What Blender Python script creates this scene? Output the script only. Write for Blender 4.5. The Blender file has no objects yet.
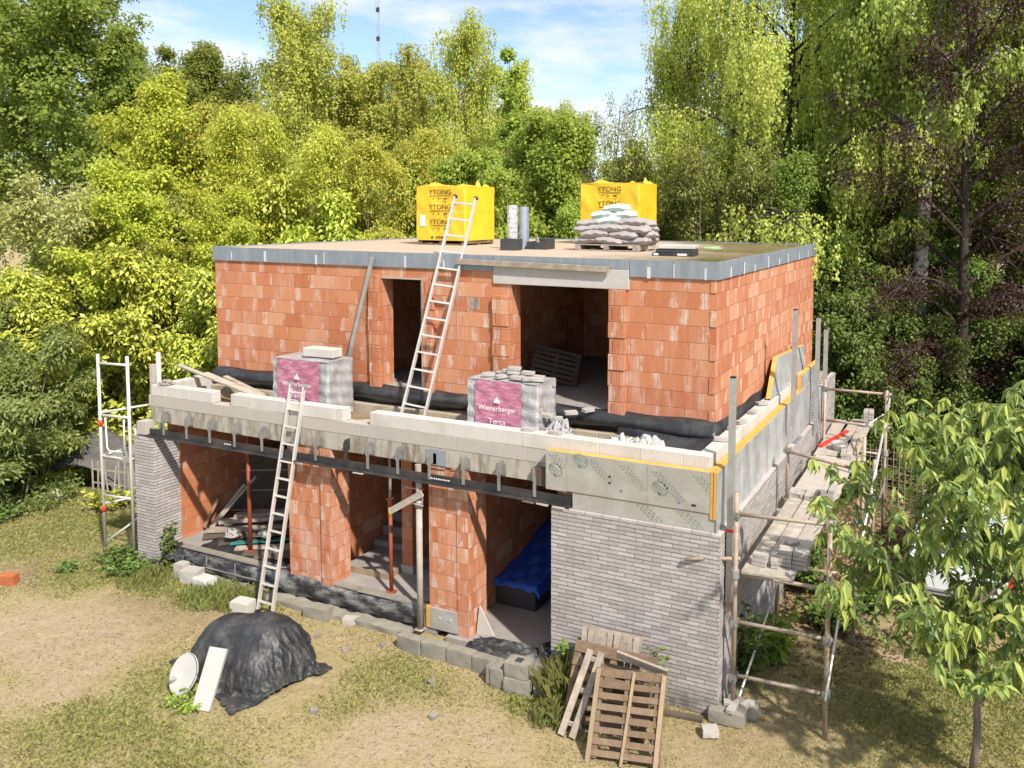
import bpy, math, random
import numpy as np
from mathutils import Vector, Matrix

# ------------------------------------------------------------------ camera, sky, sun, exposure
SC = bpy.context.scene
COL = SC.collection
cam_d = bpy.data.cameras.new('camera')
cam = bpy.data.objects.new('camera', cam_d); COL.objects.link(cam)
cam_d.sensor_width = 36.0
cam_d.lens = 852.33 / 1024 * 36.0
cam_d.shift_x = -71.98 / 1024
cam_d.shift_y = -105.84 / 1024
cam_d.clip_start = 0.1; cam_d.clip_end = 2000
def cam_matrix(yaw, pitch, roll, loc):
    f = Vector((-math.sin(yaw), math.cos(yaw), 0)); r = Vector((math.cos(yaw), math.sin(yaw), 0)); u = Vector((0, 0, 1))
    f2 = f*math.cos(pitch) - u*math.sin(pitch); u2 = u*math.cos(pitch) + f*math.sin(pitch)
    r2 = r*math.cos(roll) + u2*math.sin(roll); u3 = u2*math.cos(roll) - r*math.sin(roll)
    m = Matrix.Identity(4)
    for i in range(3):
        m[i][0] = r2[i]; m[i][1] = u3[i]; m[i][2] = -f2[i]; m[i][3] = loc[i]
    return m
cam.matrix_world = cam_matrix(0.436957, 0.0795632, 0.0049107, (2.94825, -10.55748, 6.70993))
SC.camera = cam

SUN_EL = math.radians(45.5); SUN_AZ = math.radians(57.0)
SUN_DIR = Vector((math.sin(SUN_AZ)*math.cos(SUN_EL), -math.cos(SUN_AZ)*math.cos(SUN_EL), math.sin(SUN_EL)))  # towards the sun
world = bpy.data.worlds.new('World'); SC.world = world; world.use_nodes = True
wn = world.node_tree; wn.nodes.clear()
w_out = wn.nodes.new('ShaderNodeOutputWorld'); w_bg = wn.nodes.new('ShaderNodeBackground')
sky = wn.nodes.new('ShaderNodeTexSky'); sky.sky_type = 'NISHITA'; sky.sun_disc = False
sky.sun_elevation = SUN_EL; sky.sun_rotation = math.atan2(SUN_DIR.x, SUN_DIR.y)
sky.air_density = 0.9; sky.dust_density = 0.25; sky.ozone_density = 2.0
tc = wn.nodes.new('ShaderNodeTexCoord'); mp = wn.nodes.new('ShaderNodeMapping'); mp.inputs['Scale'].default_value = (1.6, 1.6, 5.5); mp.inputs['Rotation'].default_value = (0.12, 0.2, 0.4)
nz = wn.nodes.new('ShaderNodeTexNoise'); nz.inputs['Scale'].default_value = 3.2; nz.inputs['Detail'].default_value = 7; nz.inputs['Roughness'].default_value = 0.58
rp = wn.nodes.new('ShaderNodeValToRGB'); rp.color_ramp.elements[0].position = 0.46; rp.color_ramp.elements[1].position = 0.66
rp.color_ramp.elements[0].color = (0.05, 0.05, 0.05, 1); rp.color_ramp.elements[1].color = (0.92, 0.92, 0.92, 1)
mx = wn.nodes.new('ShaderNodeMix'); mx.data_type = 'RGBA'; mx.inputs['B'].default_value = (5.6, 5.7, 5.85, 1)
L = wn.links.new
L(tc.outputs['Generated'], mp.inputs['Vector']); L(mp.outputs['Vector'], nz.inputs['Vector']); L(nz.outputs['Fac'], rp.inputs['Fac'])
sx = wn.nodes.new('ShaderNodeSeparateXYZ'); L(tc.outputs['Generated'], sx.inputs[0])          # added cloud cover overhead, out of view, as fill light for the shadows
mr = wn.nodes.new('ShaderNodeMapRange'); mr.inputs['From Min'].default_value = 0.38; mr.inputs['From Max'].default_value = 0.75; mr.inputs['To Max'].default_value = 1.0; L(sx.outputs['Z'], mr.inputs['Value'])
mm = wn.nodes.new('ShaderNodeMath'); mm.operation = 'MAXIMUM'; L(rp.outputs['Color'], mm.inputs[0]); L(mr.outputs[0], mm.inputs[1]); L(mm.outputs[0], mx.inputs['Factor']); L(sky.outputs['Color'], mx.inputs['A']); L(mx.outputs['Result'], w_bg.inputs['Color'])
w_bg.inputs['Strength'].default_value = 0.082
L(w_bg.outputs['Background'], w_out.inputs['Surface'])

sun_d = bpy.data.lights.new('sun', 'SUN'); sun_d.energy = 3.05; sun_d.angle = math.radians(1.5); sun_d.color = (1.0, 0.93, 0.82)
sun = bpy.data.objects.new('sun', sun_d); COL.objects.link(sun)
sun.rotation_euler = SUN_DIR.to_track_quat('Z', 'Y').to_euler(); sun.location = SUN_DIR*60
SC.view_settings.view_transform = 'Standard'; SC.view_settings.look = 'None'
SC.view_settings.exposure = 1.20; SC.view_settings.gamma = 1.0; SC.view_settings.use_curve_mapping = False
SC.render.engine = 'CYCLES'
SC.cycles.max_bounces = 7; SC.cycles.transparent_max_bounces = 4; SC.cycles.diffuse_bounces = 5; SC.cycles.glossy_bounces = 2; SC.cycles.transmission_bounces = 5

# ------------------------------------------------------------------ helpers
rnd = random.Random(7)
class MB:
    """collects shapes and links them as one mesh"""
    def __init__(s): s.v = []; s.f = []
    def add(s, vs, fs):
        b = len(s.v); s.v += [tuple(x) for x in vs]; s.f += [tuple(i+b for i in f) for f in fs]; return s
    def box(s, x0, y0, z0, x1, y1, z1, rot=None, j=0.0):
        c = Vector(((x0+x1)/2, (y0+y1)/2, (z0+z1)/2)); h = (abs(x1-x0)/2, abs(y1-y0)/2, abs(z1-z0)/2)
        vs = []
        for dz in (-1, 1):
            for dx, dy in ((-1, -1), (1, -1), (1, 1), (-1, 1)):
                p = Vector((dx*h[0], dy*h[1], dz*h[2]))
                if j: p += Vector((rnd.uniform(-j, j), rnd.uniform(-j, j), rnd.uniform(-j, j)))
                if rot is not None: p = rot @ p
                vs.append(c+p)
        return s.add(vs, [(3, 2, 1, 0), (4, 5, 6, 7), (0, 1, 5, 4), (1, 2, 6, 5), (2, 3, 7, 6), (3, 0, 4, 7)])
    def obox(s, c, size, rot, j=0.0):
        return s.box(c[0]-size[0]/2, c[1]-size[1]/2, c[2]-size[2]/2, c[0]+size[0]/2, c[1]+size[1]/2, c[2]+size[2]/2, rot, j)
    def bar(s, p, q, w, t, side=None):
        """rectangular bar from p to q, w wide along side, t thick"""
        p = Vector(p); q = Vector(q); d = (q-p).normalized()
        sd = Vector(side) if side is not None else (Vector((0, 0, 1)) if abs(d.z) < 0.9 else Vector((1, 0, 0)))
        sd = (sd - d*sd.dot(d)).normalized(); n = d.cross(sd)
        vs = []
        for e in (p, q):
            for a, b in ((-1, -1), (1, -1), (1, 1), (-1, 1)): vs.append(e + sd*(a*w/2) + n*(b*t/2))
        return s.add(vs, [(3, 2, 1, 0), (4, 5, 6, 7), (0, 1, 5, 4), (1, 2, 6, 5), (2, 3, 7, 6), (3, 0, 4, 7)])
    def tube(s, pts, rad, n=8, cap=True):
        pts = [Vector(p) for p in pts]
        if not hasattr(rad, '__len__'): rad = [rad]*len(pts)
        b = len(s.v); up = Vector((0.31, 0.2, 0.93))
        for i, p in enumerate(pts):
            d = (pts[min(i+1, len(pts)-1)] - pts[max(i-1, 0)])
            d = d.normalized() if d.length > 1e-9 else Vector((0, 0, 1))
            u = up if abs(d.dot(up)) < 0.95 else Vector((1, 0, 0))
            a = d.cross(u).normalized(); c = d.cross(a)
            for k in range(n):
                t = 2*math.pi*k/n
                s.v.append(tuple(p + a*(math.cos(t)*rad[i]) + c*(math.sin(t)*rad[i])))
        for i in range(len(pts)-1):
            for k in range(n):
                k2 = (k+1) % n
                s.f.append((b+i*n+k, b+i*n+k2, b+(i+1)*n+k2, b+(i+1)*n+k))
        if cap:
            s.f.append(tuple(b+k for k in range(n-1, -1, -1))); e = b+(len(pts)-1)*n
            s.f.append(tuple(e+k for k in range(n)))
        return s
    def prism(s, poly, d):
        """extrude a closed planar polygon (3D points) by vector d"""
        poly = [Vector(p) for p in poly]; d = Vector(d); n = len(poly)
        vs = poly + [p+d for p in poly]
        fs = [tuple(range(n-1, -1, -1)), tuple(range(n, 2*n))] + [(i, (i+1) % n, n+(i+1) % n, n+i) for i in range(n)]
        return s.add(vs, fs)
    def grid(s, fn, nu, nv):
        b = len(s.v)
        for j in range(nv+1):
            for i in range(nu+1): s.v.append(tuple(fn(i/nu, j/nv)))
        for j in range(nv):
            for i in range(nu):
                a = b+j*(nu+1)+i; s.f.append((a, a+1, a+nu+2, a+nu+1))
        return s
    def build(s, name, mat, parent=None, smooth=False, origin=None, bevel=0.0, solid=0.0, sharp=0):
        me = bpy.data.meshes.new(name)
        o0 = Vector(origin) if origin is not None else Vector((0, 0, 0))
        me.from_pydata([tuple(Vector(v)-o0) for v in s.v], [], s.f); me.update()
        if sharp:
            import bmesh; bb = bmesh.new(); bb.from_mesh(me); bmesh.ops.remove_doubles(bb, verts=bb.verts, dist=0.0008); bmesh.ops.recalc_face_normals(bb, faces=bb.faces); bb.to_mesh(me); bb.free()
        me.materials.append(mat)
        if smooth: me.polygons.foreach_set('use_smooth', [True]*len(me.polygons))
        if sharp: me.set_sharp_from_angle(angle=math.radians(sharp))
        o = bpy.data.objects.new(name, me); COL.objects.link(o)
        if parent is not None: o.parent = parent
        elif origin is not None: o.location = o0
        if bevel:
            b = o.modifiers.new('bevel', 'BEVEL'); b.width = bevel; b.segments = 1; b.limit_method = 'ANGLE'
        if solid:
            b = o.modifiers.new('solid', 'SOLIDIFY'); b.thickness = solid; b.offset = 0
        return o
def tag(o, label=None, cat=None, group=None, kind=None):
    if label: o['label'] = label
    if cat: o['category'] = cat; o['kind'] = 'thing'
    if group: o['group'] = group
    if kind: o['kind'] = kind
    return o
def thing(name, label, cat, loc=(0, 0, 0), rz=0.0, group=None):
    o = bpy.data.objects.new(name, None); COL.objects.link(o); o.empty_display_size = 0.2
    o.location = loc; o.rotation_euler = (0, 0, rz)
    return tag(o, label, cat, group)
def dup(root, loc, rz=None, label=None, parent=None, rot=None, scale=None):
    """a copy of a thing with copies of its parts and sub-parts (shared mesh data)"""
    r = root.copy(); COL.objects.link(r)
    if parent is not None: r.parent = parent
    if loc is not None: r.location = loc
    if rz is not None: r.rotation_euler = (0, 0, rz)
    if rot is not None: r.rotation_euler = rot
    if scale is not None: r.scale = scale
    if label: r['label'] = label
    for ch in list(root.children): dup(ch, None, parent=r)
    return r
def text_part(txt, size, mat, parent, M, name='lettering', depth=0.0, align='CENTER', sx=1.0):
    cu = bpy.data.curves.new(name, 'FONT'); cu.body = txt; cu.size = size; cu.align_x = align; cu.align_y = 'CENTER'; cu.extrude = depth
    to = bpy.data.objects.new(name+'_curve', cu); COL.objects.link(to)
    dg = bpy.context.evaluated_depsgraph_get(); dg.update()
    me = bpy.data.meshes.new_from_object(to.evaluated_get(dg)); bpy.data.objects.remove(to); bpy.data.curves.remove(cu)
    me.name = name; me.transform(M @ Matrix.Diagonal((sx, 1, 1, 1))); me.materials.clear(); me.materials.append(mat)
    o = bpy.data.objects.new(name, me); COL.objects.link(o); o.parent = parent
    return o
def frame(origin, xdir, ydir):
    x = Vector(xdir).normalized(); y = Vector(ydir); y = (y-x*y.dot(x)).normalized(); z = x.cross(y)
    m = Matrix.Identity(4)
    for i in range(3): m[i][0] = x[i]; m[i][1] = y[i]; m[i][2] = z[i]; m[i][3] = origin[i]
    return m
def hash2(ix, iy, s): 
    h = (ix.astype(np.int64)*374761393 + iy.astype(np.int64)*668265263 + s*974711) & 0x7fffffff
    h = ((h ^ (h >> 13))*1274126177) & 0x7fffffff
    return ((h ^ (h >> 16)) & 0xffff)/65535.0
def vnoise(x, y, s=0):
    x = np.asarray(x, float); y = np.asarray(y, float)
    ix = np.floor(x); iy = np.floor(y); fx = x-ix; fy = y-iy
    fx = fx*fx*(3-2*fx); fy = fy*fy*(3-2*fy)
    a = hash2(ix, iy, s); b = hash2(ix+1, iy, s); c = hash2(ix, iy+1, s); d = hash2(ix+1, iy+1, s)
    return (a*(1-fx)+b*fx)*(1-fy) + (c*(1-fx)+d*fx)*fy
def fbm(x, y, s=0, o=4):
    t = 0; a = 0.5; w = 0
    for i in range(o): t = t + a*vnoise(np.asarray(x)*2**i+i*17.3, np.asarray(y)*2**i+i*9.1, s+i); w += a; a *= 0.5
    return t/w

# ------------------------------------------------------------------ materials
class NT:
    def __init__(s, name):
        s.m = bpy.data.materials.new(name); s.m.use_nodes = True; s.t = s.m.node_tree; s.t.nodes.clear()
        s.out = s.n('ShaderNodeOutputMaterial')
    def n(s, typ, **kw):
        x = s.t.nodes.new(typ)
        for k, v in kw.items(): setattr(x, k, v)
        return x
    def put(s, sock, v):
        if isinstance(v, bpy.types.NodeSocket): s.t.links.new(v, sock)
        elif v is not None:
            if sock.type == 'RGBA' and len(v) == 3: v = (*v, 1)
            sock.default_value = v
    def math(s, op, a, b=None, c=None, clamp=False):
        x = s.n('ShaderNodeMath', operation=op); x.use_clamp = clamp
        s.put(x.inputs[0], a)
        if b is not None: s.put(x.inputs[1], b)
        if c is not None: s.put(x.inputs[2], c)
        return x.outputs[0]
    def ramp(s, v, lo, hi, a=0.0, b=1.0):
        x = s.n('ShaderNodeMapRange'); s.put(x.inputs['Value'], v)
        for k, q in (('From Min', lo), ('From Max', hi), ('To Min', a), ('To Max', b)): s.put(x.inputs[k], q)
        return x.outputs[0]
    def mix(s, f, a, b, mode='MIX'):
        x = s.n('ShaderNodeMix', data_type='RGBA', blend_type=mode); s.put(x.inputs['Factor'], f); s.put(x.inputs['A'], a); s.put(x.inputs['B'], b)
        return x.outputs['Result']
    def noise(s, vec, scale, detail=4, rough=0.55, dist=0.0):
        x = s.n('ShaderNodeTexNoise'); s.put(x.inputs['Vector'], vec); x.inputs['Scale'].default_value = scale
        x.inputs['Detail'].default_value = detail; x.inputs['Roughness'].default_value = rough; x.inputs['Distortion'].default_value = dist
        return x.outputs['Fac']
    def obj(s): return s.n('ShaderNodeTexCoord').outputs['Object']
    def pos(s): return s.n('ShaderNodeNewGeometry').outputs['Position']
    def scale(s, vec, sc):
        x = s.n('ShaderNodeMapping'); s.put(x.inputs['Vector'], vec); x.inputs['Scale'].default_value = sc; return x.outputs['Vector']
    def sep(s, v):
        x = s.n('ShaderNodeSeparateXYZ'); s.put(x.inputs[0], v); return x.outputs
    def comb(s, a, b, c):
        x = s.n('ShaderNodeCombineXYZ'); s.put(x.inputs[0], a); s.put(x.inputs[1], b); s.put(x.inputs[2], c); return x.outputs[0]
    def bump(s, h, strength=0.3, dist=0.01):
        x = s.n('ShaderNodeBump'); s.put(x.inputs['Height'], h); x.inputs['Strength'].default_value = strength; x.inputs['Distance'].default_value = dist
        return x.outputs['Normal']
    def bsdf(s, col, rough=0.7, metal=0.0, normal=None, spec=0.4, **kw):
        x = s.n('ShaderNodeBsdfPrincipled'); s.put(x.inputs['Base Color'], col); s.put(x.inputs['Roughness'], rough); s.put(x.inputs['Metallic'], metal)
        x.inputs['Specular IOR Level'].default_value = spec
        if normal is not None: s.put(x.inputs['Normal'], normal)
        for k, v in kw.items(): s.put(x.inputs[k], v)
        s.t.links.new(x.outputs[0], s.out.inputs['Surface']); return s.m
def simple(name, col, var=0.15, scale=6.0, rough=0.7, metal=0.0, spec=0.4, bump=0.15, bd=0.004, stain=None, stain_amt=0.5, stain_scale=2.5, streak=None):
    t = NT(name); p = t.obj(); n1 = t.noise(p, scale, 6, 0.6); n2 = t.noise(p, scale*7, 3, 0.6)
    oi = t.n('ShaderNodeObjectInfo').outputs['Random']
    k = t.math('ADD', t.math('ADD', t.ramp(n1, 0.25, 0.75, -var, var), t.ramp(n2, 0.3, 0.7, -var*0.5, var*0.5)), t.ramp(oi, 0, 1, 1-var*0.5, 1+var*0.5))
    x = t.n('ShaderNodeVectorMath', operation='SCALE'); x.inputs[0].default_value = col; t.put(x.inputs['Scale'], k); c = x.outputs[0]
    if stain is not None:
        sv = t.scale(p, streak) if streak else p
        c = t.mix(t.ramp(t.noise(sv, stain_scale, 5, 0.68), 0.46, 0.70, 0, stain_amt), c, stain)
    return t.bsdf(c, t.ramp(n1, 0.3, 0.7, max(rough-0.08, 0.05), min(rough+0.08, 1)), metal, t.bump(t.math('ADD', n1, n2), bump, bd), spec)

def brick_nodes(t, bw, bh, seed):
    g = t.n('ShaderNodeNewGeometry'); px, py, pz = t.sep(g.outputs['Position']); nx, ny, nzz = t.sep(g.outputs['True Normal'])
    isx = t.math('GREATER_THAN', t.math('ABSOLUTE', nx), 0.6)
    u = t.math('ADD', t.math('MULTIPLY', px, t.math('SUBTRACT', 1.0, isx)), t.math('MULTIPLY', py, isx))
    v = t.math('DIVIDE', pz, bh); row = t.math('FLOOR', v)
    uo = t.math('ADD', t.math('DIVIDE', u, bw), t.math('MULTIPLY', row, 0.5))
    jit = t.n('ShaderNodeTexWhiteNoise', noise_dimensions='1D'); t.put(jit.inputs['W'], t.math('ADD', row, seed*3.1))
    uo = t.math('ADD', uo, t.math('MULTIPLY', jit.outputs['Value'], 0.22))
    colu = t.math('FLOOR', uo); fu = t.math('FRACT', uo); fv = t.math('FRACT', v)
    du = t.math('MULTIPLY', t.math('MINIMUM', fu, t.math('SUBTRACT', 1.0, fu)), bw)
    dv = t.math('MULTIPLY', t.math('MINIMUM', fv, t.math('SUBTRACT', 1.0, fv)), bh)
    wn_ = t.n('ShaderNodeTexWhiteNoise', noise_dimensions='3D'); t.put(wn_.inputs['Vector'], t.comb(colu, row, t.math('ADD', t.math('MULTIPLY', isx, 7.0), seed)))
    return g.outputs['Position'], u, du, dv, wn_.outputs['Value'], wn_.outputs['Color'], fv

def clay_mat(name, smear=1.0, seed=1.0, bw=0.47, bh=0.25, bloom=1.0):
    t = NT(name); P, u, du, dv, idv, idc, fv = brick_nodes(t, bw, bh, seed)
    big = t.noise(P, 0.7, 3); fine = t.noise(P, 28, 4, 0.65); mid = t.noise(P, 5, 5, 0.6)
    ramp = t.n('ShaderNodeValToRGB'); t.put(ramp.inputs['Fac'], idv); e = ramp.color_ramp.elements
    e[0].position = 0.0; e[0].color = (0.385, 0.135, 0.060, 1); e[1].position = 1.0; e[1].color = (0.58, 0.35, 0.225, 1)
    for pp, cc in ((0.35, (0.45, 0.175, 0.082, 1)), (0.7, (0.50, 0.218, 0.108, 1)), (0.88, (0.53, 0.265, 0.148, 1))):
        q = e.new(pp); q.color = cc
    c = t.mix(t.ramp(mid, 0.35, 0.7, 0, 0.35), ramp.outputs['Color'], (0.50, 0.20, 0.10))
    c = t.mix(t.ramp(fine, 0.35, 0.65, 0.22, 0.0), c, (0.28, 0.075, 0.035))
    # mortar dribbles beside the head joints and pale bloom
    w = t.math('ADD', du, t.math('MULTIPLY', t.math('SUBTRACT', t.noise(t.scale(P, (1, 1, 0.55)), 9, 4, 0.65), 0.5), 0.20))
    sm = t.math('MULTIPLY', t.ramp(w, 0.075, 0.01, 0, 1), t.ramp(t.noise(t.scale(P, (1, 1, 0.6)), 3.1, 4, 0.7), 0.43, 0.58, 0, 1))
    sm = t.math('MULTIPLY', sm, t.ramp(fine, 0.3, 0.55, 0.35, 0.95*smear))
    c = t.mix(sm, c, (0.62, 0.52, 0.46))
    bl = t.math('MULTIPLY', t.ramp(t.noise(P, 1.1, 5, 0.7), 0.64-0.20*bloom, 0.66, 0.06*bloom, 0.95*smear), t.ramp(t.noise(t.scale(P, (1, 1, 0.16)), 9, 5, 0.7), 0.42, 0.68, 0, 1))
    c = t.mix(bl, c, (0.58, 0.37, 0.28))
    c = t.mix(t.ramp(t.noise(P, 0.55, 6, 0.72), 0.40, 0.68, 0.0, 0.35), c, (0.37, 0.115, 0.058))
    j = t.math('MINIMUM', du, dv); jm = t.ramp(j, 0.0022, 0.006, 1, 0)
    c = t.mix(t.math('MULTIPLY', jm, t.ramp(mid, 0.35, 0.6, 0.3, 0.85)), c, (0.22, 0.085, 0.05))
    gro = t.math('MULTIPLY', t.math('SINE', t.math('MULTIPLY', u, 330.0)), 0.06)
    h = t.math('ADD', t.math('ADD', t.ramp(j, 0.0, 0.007, -1.2, 0.0), t.math('MULTIPLY', idv, 0.7)), t.math('ADD', gro, t.math('MULTIPLY', fine, 0.25)))
    return t.bsdf(c, 0.85, 0, t.bump(h, 0.55, 0.006), 0.2)

def grey_brick_mat(name, bw=0.26, bh=0.0595, seed=2.0):
    t = NT(name); P, u, du, dv, idv, idc, fv = brick_nodes(t, bw, bh, seed)
    mid = t.noise(P, 3, 5, 0.6); fine = t.noise(P, 45, 3, 0.6)
    c = t.mix(idv, (0.30, 0.272, 0.265), (0.485, 0.45, 0.437)); c = t.mix(t.ramp(mid, 0.3, 0.7, 0, 0.4), c, (0.38, 0.345, 0.34))
    c = t.mix(t.ramp(fine, 0.4, 0.7, 0, 0.25), c, (0.35, 0.32, 0.32))
    c = t.mix(t.ramp(t.noise(t.scale(P, (1, 1, 0.6)), 0.9, 6, 0.7), 0.45, 0.72, 0, 0.5), c, (0.24, 0.215, 0.20)); c = t.mix(t.ramp(t.noise(P, 2.3, 5, 0.75), 0.60, 0.74, 0, 0.45), c, (0.56, 0.53, 0.51))
    z = t.sep(P)[2]
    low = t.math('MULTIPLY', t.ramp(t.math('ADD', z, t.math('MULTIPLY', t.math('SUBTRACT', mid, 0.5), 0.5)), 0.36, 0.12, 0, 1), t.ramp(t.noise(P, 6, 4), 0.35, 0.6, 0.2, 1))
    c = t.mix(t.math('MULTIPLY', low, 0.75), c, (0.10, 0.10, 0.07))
    ch = t.math('ADD', t.math('MULTIPLY', t.math('SUBTRACT', t.noise(P, 14, 3), 0.5), 0.012), 0.0)
    dvv = t.math('ADD', dv, ch); duu = t.math('ADD', du, ch)
    jm = t.math('MAXIMUM', t.ramp(dvv, 0.0045, 0.008, 1, 0), t.ramp(duu, 0.003, 0.006, 0.8, 0))
    c = t.mix(t.math('MULTIPLY', jm, t.ramp(mid, 0.3, 0.65, 0.45, 0.85)), c, (0.10, 0.09, 0.086))
    h = t.math('ADD', t.math('MULTIPLY', jm, -1.0), t.math('ADD', t.math('MULTIPLY', idv, 0.5), t.math('MULTIPLY', fine, 0.35)))
    return t.bsdf(c, 0.88, 0, t.bump(h, 0.75, 0.009), 0.15)

M = {}
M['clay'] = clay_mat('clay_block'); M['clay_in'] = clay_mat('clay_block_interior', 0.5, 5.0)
M['clay_pier'] = clay_mat('clay_block_dusty', 1.15, 8.0, 0.30, 0.25, 1.35)
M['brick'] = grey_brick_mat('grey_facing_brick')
M['aac'] = simple('white_cellular_block', (0.50, 0.475, 0.45), 0.05, 3, 0.9, bump=0.3, bd=0.003, spec=0.1, stain=(0.33, 0.30, 0.255), stain_amt=0.5, stain_scale=2.2, streak=(1, 1, 0.6))
M['aac_damp'] = simple('damp_cellular_block', (0.39, 0.36, 0.33), 0.06, 3, 0.9, bump=0.3, bd=0.003, spec=0.1, stain=(0.40, 0.36, 0.30), stain_amt=0.55, stain_scale=1.8)
M['concrete'] = simple('stained_concrete', (0.352, 0.326, 0.282), 0.14, 4, 0.9, spec=0.15, bump=0.4, bd=0.006, stain=(0.13, 0.09, 0.055), stain_amt=0.95, stain_scale=2.4, streak=(2.6, 2.6, 0.7))
M['precast'] = simple('precast_lintel', (0.46, 0.435, 0.42), 0.07, 5, 0.85, spec=0.15, stain=(0.36, 0.33, 0.31), stain_amt=0.6, stain_scale=1.2, streak=(0.5, 1, 6))
M['floor_conc'] = simple('floor_concrete', (0.27, 0.25, 0.235), 0.14, 2.2, 0.9, spec=0.15, stain=(0.22, 0.20, 0.18), stain_amt=0.5)
M['rubble'] = simple('rough_concrete', (0.235, 0.215, 0.184), 0.16, 5, 0.95, spec=0.1, bump=0.6, bd=0.01, stain=(0.25, 0.23, 0.17), stain_amt=0.6)
M['footing'] = simple('beige_block', (0.38, 0.325, 0.25), 0.14, 4, 0.95, spec=0.1, bump=0.5, bd=0.01, stain=(0.20, 0.15, 0.09), stain_amt=0.7)
M['bracket'] = simple('dull_bracket_steel', (0.24, 0.235, 0.225), 0.2, 12, 0.55, 0.4, stain=(0.38, 0.36, 0.33), stain_amt=0.5)
M['steel_black'] = simple('black_painted_steel', (0.022, 0.022, 0.024), 0.3, 4, 0.5, spec=0.4, bump=0.05, stain=(0.10, 0.085, 0.07), stain_amt=0.5)
M['galv'] = simple('galvanised_steel', (0.42, 0.42, 0.42), 0.12, 9, 0.5, 0.55, stain=(0.30, 0.29, 0.28), stain_amt=0.5, bump=0.08)
M['alu'] = simple('aluminium', (0.66, 0.64, 0.61), 0.10, 10, 0.45, 0.45, stain=(0.42, 0.39, 0.35), stain_amt=0.5, bump=0.06)
M['rusty'] = simple('weathered_tube', (0.40, 0.33, 0.27), 0.2, 6, 0.7, 0.3, stain=(0.26, 0.12, 0.05), stain_amt=0.9, stain_scale=3.5, bump=0.2)
M['prop'] = simple('red_primer_steel', (0.300, 0.064, 0.030), 0.2, 6, 0.65, 0.1, stain=(0.24, 0.08, 0.05), stain_amt=0.7)
M['yellow_paint'] = simple('yellow_paint', (0.75, 0.42, 0.03), 0.1, 6, 0.6)
M['red_paint'] = simple('red_paint', (0.62, 0.04, 0.025), 0.12, 6, 0.55)
M['zinc'] = simple('blue_grey_zinc', (0.225, 0.26, 0.305), 0.08, 3, 0.55, 0.25, stain=(0.36, 0.38, 0.40), stain_amt=0.5, stain_scale=2.0, streak=(4, 4, 0.6), bump=0.08)
M['foil_black'] = simple('black_damp_proof_foil', (0.020, 0.021, 0.025), 0.25, 5, 0.42, spec=0.5, stain=(0.10, 0.10, 0.105), stain_amt=0.4, stain_scale=3)
M['bitumen'] = simple('bitumen_coat', (0.028, 0.028, 0.032), 0.3, 4, 0.6, spec=0.35, stain=(0.30, 0.29, 0.27), stain_amt=0.8, stain_scale=4, streak=(0.6, 1, 1.6), bump=0.4, bd=0.01)
M['insul'] = simple('grey_foil_facing', (0.325, 0.308, 0.278), 0.06, 4, 0.55, 0.1, stain=(0.48, 0.48, 0.45), stain_amt=0.5, bump=0.12)
M['insul_side'] = simple('silver_foil_facing', (0.46, 0.47, 0.48), 0.2, 3, 0.42, 0.35, stain=(0.26, 0.27, 0.28), stain_amt=0.8, stain_scale=2.8, streak=(1, 1, 0.5), bump=0.35, bd=0.008)
M['foam'] = simple('yellow_foam', (0.56, 0.33, 0.085), 0.14, 8, 0.85, stain=(0.50, 0.25, 0.05), stain_amt=0.6, spec=0.1)
M['foil_green'] = simple('green_print', (0.195, 0.225, 0.190), 0.2, 20, 0.6)
M['white_print'] = simple('white_print', (0.72, 0.70, 0.70), 0.05, 8, 0.6)
M['black_print'] = simple('dark_print', (0.035, 0.022, 0.015), 0.1, 8, 0.6)
M['yellow_film'] = simple('yellow_wrapping_film', (0.68, 0.45, 0.025), 0.05, 2.5, 0.38, spec=0.5, bump=0.5, bd=0.02)
M['film'] = simple('dusty_plastic_film', (0.317, 0.310, 0.321), 0.16, 6, 0.3, spec=0.6, bump=0.9, bd=0.02, stain=(0.50, 0.49, 0.50), stain_amt=0.7, stain_scale=9, streak=(1.5, 1.5, 0.5))
M['pink'] = simple('pink_label_film', (0.36, 0.115, 0.195), 0.14, 5, 0.35, spec=0.5, bump=0.6, bd=0.015, stain=(0.62, 0.42, 0.48), stain_amt=0.55, stain_scale=7, streak=(1, 1, 3))
M['bag_grey'] = simple('dusty_paper_bag', (0.312, 0.289, 0.285), 0.10, 8, 0.7, spec=0.25, bump=0.5, bd=0.01, stain=(0.32, 0.27, 0.27), stain_amt=0.5)
M['bag_green'] = simple('pale_green_bag', (0.48, 0.58, 0.545), 0.08, 8, 0.6, spec=0.3, bump=0.5, bd=0.01, stain=(0.40, 0.48, 0.45), stain_amt=0.4)
M['bag_white'] = simple('crumpled_white_plastic', (0.412, 0.419, 0.416), 0.12, 9, 0.4, spec=0.5, bump=0.8, bd=0.02, stain=(0.42, 0.36, 0.30), stain_amt=0.6, stain_scale=4)
M['wood_grey'] = simple('weathered_timber', (0.34, 0.285, 0.235), 0.25, 5, 0.85, spec=0.15, bump=0.4, bd=0.006, stain=(0.15, 0.115, 0.085), stain_amt=0.7, stain_scale=4)
M['wood_dark'] = simple('dark_timber', (0.11, 0.085, 0.065), 0.3, 5, 0.85, spec=0.15, bump=0.4, stain=(0.05, 0.04, 0.03), stain_amt=0.6)
M['wood_pallet'] = simple('pallet_timber', (0.197, 0.139, 0.094), 0.28, 5, 0.85, spec=0.15, bump=0.5, bd=0.006, stain=(0.12, 0.075, 0.045), stain_amt=0.8, stain_scale=4.5)
M['wood_new'] = simple('new_timber', (0.281, 0.212, 0.140), 0.15, 5, 0.8, spec=0.15, stain=(0.40, 0.27, 0.15), stain_amt=0.5)
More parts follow.
